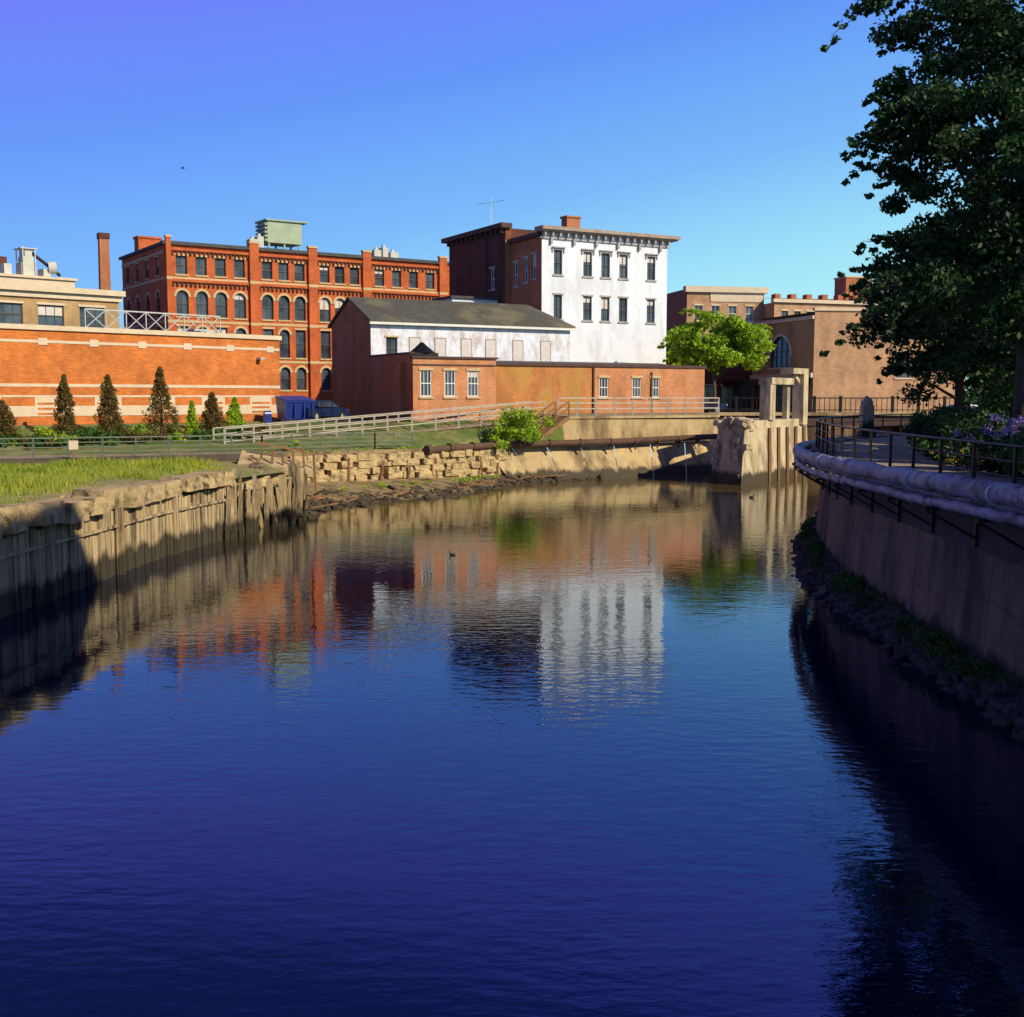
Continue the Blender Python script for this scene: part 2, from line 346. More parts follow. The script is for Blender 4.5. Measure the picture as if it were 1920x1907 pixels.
for a,b2 in zip(WT[:2],WT[1:3]): p.poly([(a[0],a[1]+.02,2.1),(b2[0],b2[1]+.02,2.1),(b2[0],b2[1]+.02,2.44),(a[0],a[1]+.02,2.49)])
o.done()
o=Obj('terrace_edge_wall'); p=o.part('w','rock_dk'); p.poly([(-400,39.99,1.6),(-27,55.29,1.6),(-27,55.29,2.5),(-400,39.99,2.5)]); p.poly([(-27,55.29,1.6),(-13.6,61.49,1.6),(-13.6,61.49,2.5),(-27,55.29,2.5)]); o.done()
o=Obj('planted_slope'); p=o.part('g','turf')
p.poly([(-400,43,2.5),(-28,57.8,2.5),(-29.8,63.3,3.9),(-400,50,3.9)])
p.poly([(-28,57.8,2.5),(-13.9,63.4,2.5),(-16,76.5,3.9),(-29.8,63.3,3.9)])
p.poly([(-13.9,63.4,2.5),(-8.3,67.2,2.5),(-12,74.2,3.9),(-16,76.5,3.9)])
p.strip([(x,y,2.3 if i>1 else 2.5) for i,(x,y) in enumerate(A_)][1:4],z(B_,3.9)[1:4]); p.poly([(-.3,76.4,2.3),(3.6,78.2,2.3),(3.5,80.3,3.9),(0,78.6,3.9)]); o.done()
o=Obj('street_ground'); p=o.part('g','asphalt')
p.poly([(-3000,50,3.9),(-400,50,3.9),(-29.8,63.3,3.9)]+z(B_,3.9)+[(15.5,100,3.9),(32,100,3.9),(3000,100,3.9),(3000,4000,3.9),(-3000,4000,3.9)]); o.done()
o=Obj('canal_walkway_ground'); p=o.part('g','path')
p.poly([(3000,-20,3.6),(3000,100,3.6)]+z(offs(RW,.35),3.6)[::-1]); o.done()
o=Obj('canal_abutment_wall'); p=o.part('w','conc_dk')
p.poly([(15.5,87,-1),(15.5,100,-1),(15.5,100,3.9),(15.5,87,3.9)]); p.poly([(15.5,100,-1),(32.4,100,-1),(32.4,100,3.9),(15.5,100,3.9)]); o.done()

# grass blades and taller weeds on bank
def in_bank(x,y):
    edge=np.interp(y,[q[1] for q in LW]+[61],[q[0]-.6 for q in LW]+[-14.2])
    top=np.interp(x,[-400,-27,-13.6],[40,55.1,61.2])
    return (x<edge)&(y<top)
nb=150000
x=rng.uniform(-30,-9.5,nb); y=rng.uniform(24,61,nb)
edge=np.interp(y,[q[1] for q in LW]+[61],[q[0] for q in LW]+[-14.2])
pn_=np.sin(x*.9+y*.35)*np.cos(y*.55-x*.3)*.5+.5
pn2=np.sin(x*2.3-y*1.1+np.sin(y*1.7))*.5+.5
pn3=np.clip(np.sin(x*1.3+2*np.sin(y*.4))*np.sin(y*.8+np.cos(x)),0,1)
dens=(1-np.exp(-np.clip(edge-x-1.3-1.1*pn2,0,9)/1.8))*(.08+.8*pn_*(.3+.7*pn2)+.3*pn3)
k=in_bank(x,y)&(rng.random(nb)<dens); x=x[k];y=y[k];n=len(x); patch=(pn_*.5+pn2*.3)[k]; tall=pn3[k]
h=(.04+.30*rng.random(n)**1.5*(.15+patch)**1.3)+.45*tall**2*rng.random(n); a=rng.random(n)*6.28; wd=.018+.022*rng.random(n); lx=rng.normal(0,.14,n); ly=rng.normal(0,.14,n)
V=np.stack([np.stack([x-np.cos(a)*wd,y-np.sin(a)*wd,np.full(n,2.1)],1),np.stack([x+np.cos(a)*wd,y+np.sin(a)*wd,np.full(n,2.1)],1),np.stack([x+lx,y+ly,2.28+h],1)],1).reshape(-1,3)
me=bpy.data.meshes.new('grass'); me.vertices.add(3*n); me.vertices.foreach_set('co',V.ravel()); me.loops.add(3*n); me.loops.foreach_set('vertex_index',np.arange(3*n))
me.polygons.add(n); me.polygons.foreach_set('loop_start',np.arange(n)*3); me.polygons.foreach_set('loop_total',np.full(n,3)); me.materials.append(M['grass']); me.update(calc_edges=True)
scene.collection.objects.link(bpy.data.objects.new('grass',me))

# ------------------------------------------------------------------ left canal wall: planks + coping
o=Obj('timber_canal_wall'); p=o.part('planks','plank'); c=o.part('coping_stones','rock'); t=o.part('wales','plank')
base=LW[:6]
for q,d in walk(base,lambda:.21):
    n=Vector((d.y,-d.x)); off=random.uniform(0,.11); w_=.09; h=2.08-random.random()*.12 if random.random()>.04 else 1.7
    a=q-d*w_+n*off; b2=q+d*w_+n*(off+random.uniform(-.03,.03))
    lean=random.uniform(-.02,.02)
    p.hexa([(a.x,a.y,-.6),(b2.x,b2.y,-.6),(b2.x-n.x*.14,b2.y-n.y*.14,-.6),(a.x-n.x*.14,a.y-n.y*.14,-.6),(a.x+lean,a.y,h),(b2.x+lean,b2.y,h),(b2.x-n.x*.14,b2.y-n.y*.14,h),(a.x-n.x*.14,a.y-n.y*.14,h)])
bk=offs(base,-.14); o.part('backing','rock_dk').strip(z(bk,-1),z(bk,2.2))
for a,b2 in zip(offs(base,.14)[:-1],offs(base,.14)[1:]):
    t.beam((a[0],a[1],1.55),(b2[0],b2[1],1.55),.05,.09)
for q,d in walk(base,4.6):
    n=Vector((d.y,-d.x)); t.beam((q.x+n.x*.16,q.y+n.y*.16,-.5),(q.x+n.x*.16,q.y+n.y*.16,2.1),.22,.16)
for q,d in walk(base,1.55):
    L=random.uniform(1.1,1.42); n=Vector((d.y,-d.x)); q=q+d*.75-n*(.3+random.uniform(-.14,.14))
    rock(c,(q.x,q.y,2.34+random.uniform(-.06,.08)),(L,1.0+random.random()*.3,.56+random.uniform(-.08,.1)),yawof(d)+random.uniform(-.09,.09),.08,.05,random.uniform(-.06,.06))
for q,d in walk(offs(base,-1.2),1.5):
    if random.random()<.6: rock(c,(q.x+random.uniform(-.3,.3),q.y,2.25),(random.uniform(.5,1.1),.7,.4),random.random()*3,.15,.1,random.uniform(-.1,.1))
for q,d in walk([(-11.4,43),(-11.2,44),(-9.7,49.5)],1.3):
    rock(c,(q.x-.7,q.y,2.1+random.uniform(-.3,.1)),(1.2,.8,.45),random.random()*3,.08,.08,random.uniform(-.2,.2))
o.done()
o=Obj('broken_timber_piling'); p=o.part('planks','plank')
for q,d in walk([(-11.25,43.8),(-9.7,49.5),(-9.5,51.2),(-10.3,52.6)],.16):
    ln=random.gauss(.05,.28); h=random.uniform(1.3,2.7) if random.random()>.12 else random.uniform(.5,1.2); n=Vector((d.y,-d.x)); q=q+n*random.uniform(-.15,.25)
    p.beam((q.x,q.y,-.4),(q.x+d.x*ln+n.x*random.uniform(-.35,.25),q.y+d.y*ln,h),random.uniform(.09,.17),.07)
o.done()
o=Obj('bank_end_rubble'); p=o.part('r','rock_shore'); 
o.part('ground','mud').strip([(-11.8,44,2.25),(-11.0,49,2.1),(-11.5,52,2.0),(-13.7,61.4,2.1)],[(-11.1,44.3,-.5),(-10.2,50,-.5),(-9.8,54,-.2),(-10,58,-.2)])
for _ in range(160):
    f=random.random(); g_=random.random(); x0=-11.2-2.4*f+1.8*g_; y0=50+10.5*f; rock(p,(x0,y0,2.1-1.9*g_),(random.uniform(.3,1.0),random.uniform(.3,.7),random.uniform(.2,.45)),random.random()*3,.15,.12,random.uniform(-.4,.4))
o.done()
# rubble shore
E=[(-9.0,51),(-9.2,55.8),(-7.0,58.6),(-3.0,63.2),(0,71),(3,75.4),(7,76.9)]
F=[(-10.6,52.5),(-13.2,61.3),(-8,65.9),(-3.6,69.9),(0,74.9),(3,76.6),(7,78)]
o=Obj('rubble_shore'); p=o.part('ground','mud'); r=o.part('stones','rock_shore')
p.strip([(q[0],q[1],-.15) for q in E],[(q[0],q[1],h) for q,h in zip(F,(1.1,.9,.8,.7,.5,.3,.0))])
for _ in range(2300):
    k=random.random()*5.6; i=int(k); f=k-i; g_=random.random()**1.2
    e=Vector(E[i]).lerp(Vector(E[i+1]),f); ff=Vector(F[i]).lerp(Vector(F[i+1]),f); q=e.lerp(ff,g_); zz=-.14+g_*(.9-.1*k)
    s_=random.uniform(.08,.30)*(2.0 if random.random()<.08 else 1)
    rock(r,(q.x+random.gauss(0,.2),q.y-random.random()*.5,zz),(s_*1.7,s_,s_*.6),random.random()*3,.2,.15,random.uniform(-.4,.4))
o.done()
o=Obj('driftwood'); p=o.part('w','timber')
for _ in range(30):
    k=random.random()*5; i=int(k); q=Vector(E[i]).lerp(Vector(E[i+1]),k-i).lerp(Vector(F[i]),random.random()*.5); a=random.random()*3; L=random.uniform(.5,1.6)
    p.beam((q.x,q.y,.25),(q.x+L*math.cos(a),q.y+L*math.sin(a)*.4,.45),.08,.08)
o.done()
# stone retaining wall with timber posts
o=Obj('stone_retaining_wall'); c=o.part('stones','rock'); t=o.part('posts','timber')
line=[(-14.2,61),(-8,66),(-3.6,70),(-.4,74.6)]
for row in range(5):
    for q,d in walk(line,lambda:random.uniform(.7,1.3)):
        n=Vector((d.y,-d.x)); off=random.uniform(-.12,.18)
        rock(c,(q.x+n.x*off,q.y+n.y*off,.55+row*.38+random.uniform(-.05,.05)),(random.uniform(.7,1.2),.7,.40),yawof(d)+random.uniform(-.12,.12),.12,.09,random.uniform(-.08,.08))
bk=offs(line,-.15); o.part('backing','rock_dk').strip(z(bk,0),z(bk,2.24))
for q,d in walk(line,lambda:random.uniform(.9,2.6)):
    n=Vector((d.y,-d.x))*.5
    t.beam((q.x+n.x,q.y+n.y,.2),(q.x+n.x*.8+random.uniform(-.3,.3),q.y+n.y*.8,1.9+random.uniform(-.6,.3)),.12,.12)
o.done()
o=Obj('collapsed_slab'); p=o.part('slab','conc'); p.hexa([(-13.8,57.3,1.9),(-10.2,58.5,1.4),(-10.6,60.2,1.8),(-14.1,59.6,2.5),(-13.8,57.3,2.15),(-10.2,58.5,1.65),(-10.6,60.2,2.05),(-14.1,59.6,2.75)])
t=o.part('stakes','timber')
for k in range(7): t.beam((-13.5+k*.55,58.2+.15*k,.6),(-13.3+k*.5,58.3+.15*k,2.7+random.uniform(-.5,.5)),.1,.1)
t.beam((-13.2,59,3.2),(-10.4,60,2.5),.1,.12)
o.done()
# concrete walls
o=Obj('concrete_embankment_wall'); p=o.part('lower_wall','conc')
top=[(-1.6,73.2,2.2),(0,75,2.2),(7,78.3,2.25),(15.4,85.7,2.3)]; ft=[(.2,73.3,-.3),(1.6,74.4,-.3),(7.3,77,-.3),(15.2,84,-.3)]
for k in range(3):
    a0,a1,b0,b1=[Vector(q) for q in (top[k],top[k+1],ft[k],ft[k+1])]; ns=3
    for j in range(ns):
        f0=j/ns; f1=(j+1)/ns-.006
        p.poly([a0.lerp(a1,f0),a0.lerp(a1,f1),b0.lerp(b1,f1),b0.lerp(b1,f0)])
u=o.part('upper_wall','conc'); u.prism([(3.5,79.9),(15.6,86.7),(15.5,87.4),(3.2,80.6)],2.1,4.0)
u.prism([(3.3,79.7),(15.7,86.5),(15.6,87.3),(3.1,80.5)],4.0,4.18)
o.done()
o=Obj('rusty_pipe'); p=o.part('pipe','rust',True); pts=[(-5.0,68.3,2.35),(-3.8,69.2,2.42),(-.2,74.2,2.45),(3,75.8,2.47),(7,77.6,2.5),(15.2,84.9,2.6)]; p.tube(pts,.21,12)
fl=o.part('flanges','rust')
for q,d in walk([(a[0],a[1]) for a in pts[1:]],2.3):
    fl.tube([(q.x-d.x*.08,q.y-d.y*.08,2.47),(q.x+d.x*.08,q.y+d.y*.08,2.47)],.27,12); fl.beam((q.x,q.y,2.3),(q.x+d.y*.1,q.y,1.9),.1,.1)
fl.tube([(-5.1,68.2,2.35),(-4.9,68.4,2.36)],.3,12); o.done()

# ------------------------------------------------------------------ fences / ramp
def railing(name,line,h,mat_,post=2.,rails=(1.,.66,.33),pw=.06,rw=.04,rh=.04):
    o=Obj(name); p=o.part('posts',mat_); r=o.part('rails',mat_)
    for a,b2 in zip(line[:-1],line[1:]):
        a=Vector(a);b2=Vector(b2);L=(b2-a).length;n=max(1,round(L/post))
        for k in range(n+1):
            q=a.lerp(b2,k/n); p.beam(q,q+Vector((0,0,h)),pw,pw)
        for f in rails:
            hh=rh*(1.4 if f==1. else 1); r.beam(a+Vector((0,0,h*f+.003)),b2+Vector((0,0,h*f+.003)),rw*(1.6 if f==1. else 1),hh)
    return o.done()
railing('terrace_fence',[(-60,44.6,2.5),(-27,55.9,2.5),(-13.6,62.1,2.5),(-8,66.6,2.5),(-6,68.6,2.45)],.95,'railgreen',1.6,(1.,.75,.5,.25),.08,.045,.045)
R0=Vector((-16.5,65.6,2.6));R1=Vector((2.3,79.2,4.1)); dr=(R1-R0); dn=Vector((-dr.y,dr.x,0)).normalized()*1.7
o=Obj('wooden_ramp'); p=o.part('deck','deckdark'); rr_=o.part('rails','deckwood'); p.hexa([R0-Vector((0,0,.18)),R1-Vector((0,0,.18)),R1+dn-Vector((0,0,.18)),R0+dn-Vector((0,0,.18)),R0,R1,R1+dn,R0+dn])
for k in range(1,14):
    q=R0.lerp(R1,k/14)
    for e in (Vector(),dn): p.beam((q.x+e.x,q.y+e.y,2.),(q.x+e.x,q.y+e.y,q.z-.1),.14,.14)
for e in (Vector((0,0,0)),dn):
    n=13
    for k in range(n+1):
        q=R0.lerp(R1,k/n)+e; rr_.beam(q-Vector((0,0,.2)),q+Vector((0,0,1.1)),.1,.1)
    for f in (1.1,.72,.36): rr_.beam(R0+e+Vector((0,0,f)),R1+e+Vector((0,0,f)),.05 if f<1 else .13,.06)
o.done()
o=Obj('wooden_deck_walkway'); p=o.part('deck','deckdark'); rr_=o.part('rails','deckwood')
D0=Vector((3.2,79.7,4.2));D1=Vector((15.6,86.45,4.2)); dd=(D1-D0).normalized(); pn=Vector((-dd.y,dd.x,0))
p.hexa([D0,D1,D1+pn*2.6,D0+pn*2.6]+[q+Vector((0,0,.12)) for q in (D0,D1,D1+pn*2.6,D0+pn*2.6)])
J0=Vector((1.5,79.3,4.1)); p.hexa([J0,D0,D0+pn*2.2,J0+pn*1.5]+[q+Vector((0,0,.1)) for q in (J0,D0,D0+pn*2.2,J0+pn*1.5)])
for k in range(10):
    q=D0.lerp(D1,k/9); rr_.beam(q,q+Vector((0,0,1.25)),.11,.11)
for f in (1.25,.9,.5): rr_.beam(D0+Vector((0,0,f)),D1+Vector((0,0,f)),.06 if f<1.2 else .16,.08)
o.done()
o=Obj('wooden_stairs'); p=o.part('treads','timber'); S0=Vector((3.0,79.5,4.15));S1=Vector((.4,77.0,2.35)); sd=(S1-S0); sn=Vector((-sd.y,sd.x,0)).normalized()*1.3
for k in range(10):
    q=S0.lerp(S1,k/10); p.hexa([q,q+sd/11,q+sd/11+sn,q+sn]+[v+Vector((0,0,.05)) for v in (q,q+sd/11,q+sd/11+sn,q+sn)]) 
for e in (Vector(),sn):
    p.beam(S0+e-Vector((0,0,.05)),S1+e-Vector((0,0,.05)),.07,.28)
    for f in (1.05,.6): p.beam(S0+e+Vector((0,0,f)),S1+e+Vector((0,0,f)),.07,.1)
    for k in range(4): q=S0.lerp(S1,k/3)+e; p.beam(q-Vector((0,0,.1)),q+Vector((0,0,1.05)),.1,.1)
o.done()

# ------------------------------------------------------------------ right canal wall
def cr(poly,n=6):
    P=[np.array(poly[0])]+[np.array(q) for q in poly]+[np.array(poly[-1])]; out=[]
    for i in range(1,len(P)-2):
        for k in range(n):
            t=k/n; out.append(tuple(.5*((2*P[i])+(-P[i-1]+P[i+1])*t+(2*P[i-1]-5*P[i]+4*P[i+1]-P[i+2])*t*t+(-P[i-1]+3*P[i]-3*P[i+1]+P[i+2])*t**3)))
    out.append(tuple(P[-1])); return out
RS=cr(RW); RB=RS
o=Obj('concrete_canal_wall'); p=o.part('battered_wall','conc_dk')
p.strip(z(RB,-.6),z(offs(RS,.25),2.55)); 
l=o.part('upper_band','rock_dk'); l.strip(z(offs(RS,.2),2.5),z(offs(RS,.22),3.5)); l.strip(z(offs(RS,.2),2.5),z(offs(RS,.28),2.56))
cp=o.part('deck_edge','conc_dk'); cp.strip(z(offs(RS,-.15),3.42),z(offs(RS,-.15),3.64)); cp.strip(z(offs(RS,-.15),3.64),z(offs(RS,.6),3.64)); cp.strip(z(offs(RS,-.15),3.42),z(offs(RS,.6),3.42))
ry=o.part('cracks','crack')
def wallpt(kf,h):
    k=int(kf); f=kf-k; off_=(h+.6)/3.15*.25+.004; a=offs(RS,off_); q=np.array(a[k])*(1-f)+np.array(a[min(k+1,len(a)-1)])*f; return (q[0],q[1],h)
for h0,k0,k1 in ((1.55,12,25),(2.05,25,37),(1.0,28,40)):
    kf=k0; h=h0; prev=wallpt(kf,h)
    while kf<k1:
        kf+=random.uniform(.06,.16); h+=random.gauss(0,.04)+.06*(h0-h); cur=wallpt(kf,h); 
        if random.random()<.85: ry.beam(prev,cur,.016,random.choice([.008,.014,.026]))
        prev=cur
for k in (14,19.5,24,30,35,40):
    prev=wallpt(k,-.3)
    for h in (.3,.9,1.5,2.0,2.5): cur=wallpt(k+random.uniform(-.03,.03),h); ry.beam(prev,cur,.018,.016); prev=cur
o.done()
o=Obj('insulated_pipe'); p=o.part('pipe','pipewrap',True); 
zz=lambda y: float(np.interp(y,[0,18,30,40,60],[4.03,3.9,3.72,3.52,3.45]))
L1=[(a[0],a[1],zz(a[1])) for a in offs(RS,-.62)][:-16]; L2=[(a[0],a[1],zz(a[1])-.26) for a in offs(RS,-.30)][:-16]
L1=L1[4:]; L2=L2[4:]
def lumpy(L,r):
    out=[];rr=[]
    for a,b2 in zip(L[:-1],L[1:]):
        a=np.array(a);b2=np.array(b2);n_=max(1,int(np.linalg.norm(b2-a)/.3))
        for k in range(n_): out.append(a+(b2-a)*k/n_+rng.normal(0,.014,3)); rr.append(r*(1+rng.normal(0,.06)))
    return out,rr
a,b2=lumpy(L1,.19); p.tube(a,b2,14); a2,b3=lumpy(L2,.16); p.tube(a2,b3,12)
a4,b4=lumpy([(q[0],q[1],zz(q[1])-.38) for q in offs(RS,-.66)][4:-16],.1); p.tube(a4,b4,10)
j=o.part('joint_bands','metal')
for k in range(4,len(a)-1,13): j.tube([a[k],a[k]+(a[k+1]-a[k])*.2],.213,14)
br=o.part('brackets','iron')
for q,d in walk([(x[0],x[1]) for x in RS[10:-20]],2.6):
    n_=Vector((-d.y,d.x)); h=zz(q.y)-.46
    a3=(q.x+n_.x*.85,q.y+n_.y*.85); 
    br.beam((q.x-n_.x*.3,q.y-n_.y*.3,h-.04),(a3[0],a3[1],h-.04),.05,.06); br.beam((a3[0],a3[1],h-.06),(q.x-n_.x*.18,q.y-n_.y*.18,h-.65),.045,.045); br.beam((q.x-n_.x*.16,q.y-n_.y*.16,h),(q.x-n_.x*.16,q.y-n_.y*.16,h-.8),.06,.05)
o.done()
rl=[(q[0],q[1],3.64) for q in offs(RS,.02)][6:-20]
o=Obj('canal_railing'); r=o.part('rails','iron',True); s_=o.part('posts','iron')
for f,rr in ((1.,.03),(.72,.018),(.44,.018)): r.tube([(a[0],a[1],a[2]+f) for a in rl],rr,7)
for q,d in walk([(x[0],x[1]) for x in rl],1.9): s_.beam((q.x,q.y,3.6),(q.x,q.y,4.64),.06,.06)
o.done()
# rubble strip at foot
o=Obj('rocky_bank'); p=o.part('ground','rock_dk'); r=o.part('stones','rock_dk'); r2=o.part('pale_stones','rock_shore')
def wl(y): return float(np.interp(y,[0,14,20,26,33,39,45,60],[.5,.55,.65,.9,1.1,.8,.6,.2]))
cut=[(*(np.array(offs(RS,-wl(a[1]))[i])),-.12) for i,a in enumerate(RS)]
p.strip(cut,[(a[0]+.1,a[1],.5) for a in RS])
for _ in range(1100):
    k=random.randint(8,len(RS)-36); f=random.random(); g_=random.random()
    a=np.array(cut[k])*(1-f)+np.array(cut[k+1])*f; b2=np.array((RS[k][0]+.1,RS[k][1],.5))*(1-f)+np.array((RS[k+1][0]+.1,RS[k+1][1],.5))*f; q=a*(1-g_)+b2*g_
    s0=random.uniform(.06,.28); rock(r2 if random.random()<.15 else r,q+np.array([0,0,.04]),(s0*1.5,s0,s0*.5),random.random()*3,.2,.15,random.uniform(-.4,.4))
o.done()
cs=[];
for _ in range(400):
    k=random.randint(8,len(RS)-40); f=random.random(); a=np.array(RS[k])*(1-f)+np.array(RS[k+1])*f
    if math.sin(a[1]*.9)+random.gauss(0,.5)>-.3: cs.append((a[0]-random.random()*wl(a[1])*.6,a[1],.35+random.random()*.25))
leaves_mesh('bank_weeds',cs,.2*np.ones(len(cs)),60,.07,'leaf_mid',.8)
# ------------------------------------------------------------------ bridge
o=Obj('road_bridge'); p=o.part('girders','cornice_dk'); p.prism([(15.2,88),(34,88),(34,97),(15.2,97)],3.3,4.1); 
c=o.part('deck_edge','conc'); c.prism([(15.1,87.8),(34.1,87.8),(34.1,88.3),(15.1,88.3)],4.1,4.35); c.prism([(15.2,88.3),(34,88.3),(34,97),(15.2,97)],4.1,4.2)
i=o.part('railing','iron')
for k in range(48): i.box(15.2+k*.4,15.24+k*.4,88,88.05,4.35,5.4)
for k in range(10): i.box(15.15+k*2,15.35+k*2,87.95,88.15,4.35,5.6)
i.box(15.1,34.1,87.98,88.1,5.4,5.48); i.box(15.1,34.1,87.98,88.1,4.5,4.56); o.done()
# ------------------------------------------------------------------ gate ruin
o=Obj('canal_gate_ruin'); p=o.part('pier','conc_lt')
fp=[(14.3,71.2),(21.2,81.2),(17.6,83.6),(13.0,75.2)]; ftp=[(14.7,72.2),(21.0,81.4),(17.8,83.2),(13.6,75.2)]
for k in range(4): p.poly([(*fp[k],-.6),(*fp[(k+1)%4],-.6),(*ftp[(k+1)%4],3.55),(*ftp[k],3.55)])
p.poly(z(ftp,3.55))
p.prism([(15.6,73.8),(21.0,81.5),(18.2,83.3),(14.2,76.2)],3.55,4.0)
for _ in range(60):
    f=random.random(); q=Vector(ftp[0]).lerp(Vector(ftp[3]),f).lerp(Vector((17,78)),random.random()*.4); rock(p,(q.x,q.y,3.5+random.random()*.5),(random.uniform(.5,1.3),.6,.4),random.random()*3,.1,.12,random.uniform(-.2,.2))
for _ in range(14):
    f=random.random(); q=Vector(fp[0]).lerp(Vector(fp[3]),f); h=random.uniform(-.1,3.2); rock(p,(q.x+.1*h+.15,q.y+.15*h+.1,h),(random.uniform(.5,1.0),.4,.4),1.9,.1,.1,random.uniform(-.1,.1))
fr=o.part('frame','conc_lt')
def post(x,y,w,d,z0,z1,a=.97): 
    c_,s_=math.cos(a),math.sin(a); pt=[(x+c_*u-s_*v,y+s_*u+c_*v) for u,v in ((-d/2,-w/2),(d/2,-w/2),(d/2,w/2),(-d/2,w/2))]; fr.prism(pt,z0,z1)
post(17.0,76.2,.75,.9,4,6.35); post(18.9,79.0,.35,.5,4,6.7); post(20.3,80.7,.8,.9,3.6,7.1)
post(17.9,77.6,.95,4.0,6.36,6.8); post(19.7,80.0,.95,2.9,7.11,7.5)
fr.beam((17,76.2,5.9),(17.7,77.3,6.35),.3,.25); fr.beam((20.2,80.6,6.4),(19.5,79.7,7.1),.3,.25)
for k in range(5): o.part('fender_timbers','timber').beam((17.0+k*.9,75.0+k*1.3,-.3),(17.0+k*.9,75.35+k*1.3,3.5),.16,.16)
o.done()
o=Obj('stone_marker'); p=o.part('shaft','conc_lt'); p.box(-.35,.35,-.35,.35,0,.3); p.box(-.27,.27,-.27,.27,.3,1.5); p.tube([(0,0,1.5),(0,0,1.7),(0,0,1.85),(0,0,1.93)],[.3,.27,.16,.03],10); o.loc=(16.9,54.5,3.6); o.done()

# ------------------------------------------------------------------ BUILDINGS
o=Obj('victorian_brick_block',(-31.4,105,0),33.6)
Fr=Face(o,(0,0),(1,0)); L=30; H=19.3
bays=[(0,8.31,4),(8.31,14.27,3),(14.27,20.1,3),(20.1,28.9,4)]
ops=[]
for a,b2,n in bays:
    s=(b2-a-1.0)/n
    for k in range(n):
        c=a+.75+s*(k+.5)-.2; ww=.52
        ops+= [(c-ww,c+ww,16.7,18.35),(c-ww-.05,c+ww+.05,12.9,15.25,True),(c-ww,c+ww,9.3,12.0,k%2==1),(c-ww,c+ww,6.2,8.4,True)]
Fr.wall(L,3.8,H,ops,'brick_red','stone','dfra',rev=.25,blinds=.15)
T=o.part('stone_bands','stone'); Bk=o.part('pilasters','brick_red'); Dk=o.part('cornice_cap','tar'); C=o.part('corbels','brick_dark')
for zz_ in (16.35,12.45,8.9): 
    for (a,b2,n) in bays: Fr.fbox(T,a+.5,b2-.5 if b2<28 else b2+.6,zz_-.13,zz_+.1,-.01,.05)
for zz_ in (15.75,18.55):
    for (a,b2,n) in bays:
        x=a+.55
        Fr.fbox(Bk,a+.5,b2-.45,zz_+.25,zz_+.5,-.01,.22)
        while x<b2-.6: Fr.fbox(C,x,x+.16,zz_-.15,zz_+.25,-.01,.15); x+=.42
for x in (0,8.31,14.27,20.1,28.9):
    Fr.fbox(Bk,x-.45 if x else 0,x+.45,3.8,19.9,-.02,.35); Fr.fbox(T,x-.5 if x else -.05,x+.5,19.9,20.1,-.05,.42)
    for zz_ in (16.3,12.4,8.9): Fr.fbox(T,x-.47 if x else -.02,x+.47,zz_-.15,zz_+.12,-.02,.38)
Fr.fbox(Bk,29.35,30,3.8,19.5,-.3,.1)
Fr.fbox(Dk,-.3,L+.2,H,H+.3,-.5,.3)
Sd=Face(o,(0,14.4),(0,-1)); sops=[]
for k in range(4):
    c=2+k*3.3; sops+= [(c-.5,c+.5,16.7,18.35),(c-.55,c+.55,12.9,15.25,True),(c-.5,c+.5,9.3,12)]
Sd.wall(14.4,3.8,H,sops,'brick_red','stone','dfra')
for zz_ in (16.35,12.45,8.9,18.7): Sd.fbox(T,0,13.9,zz_-.13,zz_+.1,-.01,.05)
Sd.fbox(Dk,-.3,14.4,H,H+.25,-.5,.25)
Face(o,(30,0),(0,1)).wall(14.4,3.8,H,[],'brick_red'); Face(o,(30,14.4),(-1,0)).wall(30,3.8,H,[],'brick_red')
o.part('roof','tar').poly([(0,0,H+.1),(30,0,H+.1),(30,14.4,H+.1),(0,14.4,H+.1)])
ch=o.part('chimney','brick_red'); ch.box(.4,2.6,9.8,11.2,19,21.0); ch.box(.3,2.7,9.7,11.3,21,21.2)
hv=o.part('rooftop_unit','hvac'); hv.box(11.0,14.6,3,5.6,20.6,22.7); hv.box(10.8,15.2,2.8,5.8,22.7,22.85)
for k in range(5): hv.box(10.75,11.0,3.05,5.55,20.75+k*.38,20.95+k*.38)
for x in (11.2,12.8,14.4):
    for y in (3.2,5.4): hv.box(x-.08,x+.08,y-.08,y+.08,19.3,20.6)
u=o.part('small_units','hvacw')
for x,w_,h in ((9.2,.8,.9),(10.0,.6,1.2),(22.6,.8,.8),(23.6,.6,1.1),(24.5,.9,.7)): u.box(x,x+w_,3,4,19.3,19.9+h); u.tube([(x+w_/2,3.5,19.9+h),(x+w_/2,3.5,20.2+h)],.2,8)
o.done()

# white building
o=Obj('white_painted_building',(2.44,95,0),29); Fr=Face(o,(0,0),(1,0)); L=12.7; H=19.0
ops=[];
for c,ww in ((1.56,.4),(4.47,.43),(6.27,.43),(8.1,.43),(11.0,.43)):
    ops+=[(c-ww,c+ww,15.6,17.6),(c-ww,c+ww,11.95,13.95)]
Fr.wall(L,3.8,H,ops,'white','hood','dfra',rev=.2,blinds=.6,head=.14)
Hd=o.part('window_hoods','hood')
for op in ops:
    if op[2]>15:
        Fr.fbox(Hd,op[0]-.22,op[1]+.22,op[3]+.145,op[3]+.25,-.01,.2)
        Fr.fbox(Hd,op[0]-.2,op[0]-.1,op[3]-.22,op[3]+.14,-.01,.1); Fr.fbox(Hd,op[1]+.1,op[1]+.2,op[3]-.22,op[3]+.14,-.01,.1)
Cn=o.part('cornice','cornice')
Fr.fbox(o.part('frieze','hood'),-.2,L+.2,H-.55,H-.42,-.02,.14); Fr.fbox(Cn,-.35,L+.85,H+.12,H+.4,-.6,.75); Fr.fbox(Cn,-.3,L+.7,H+.0,H+.118,-.5,.55)
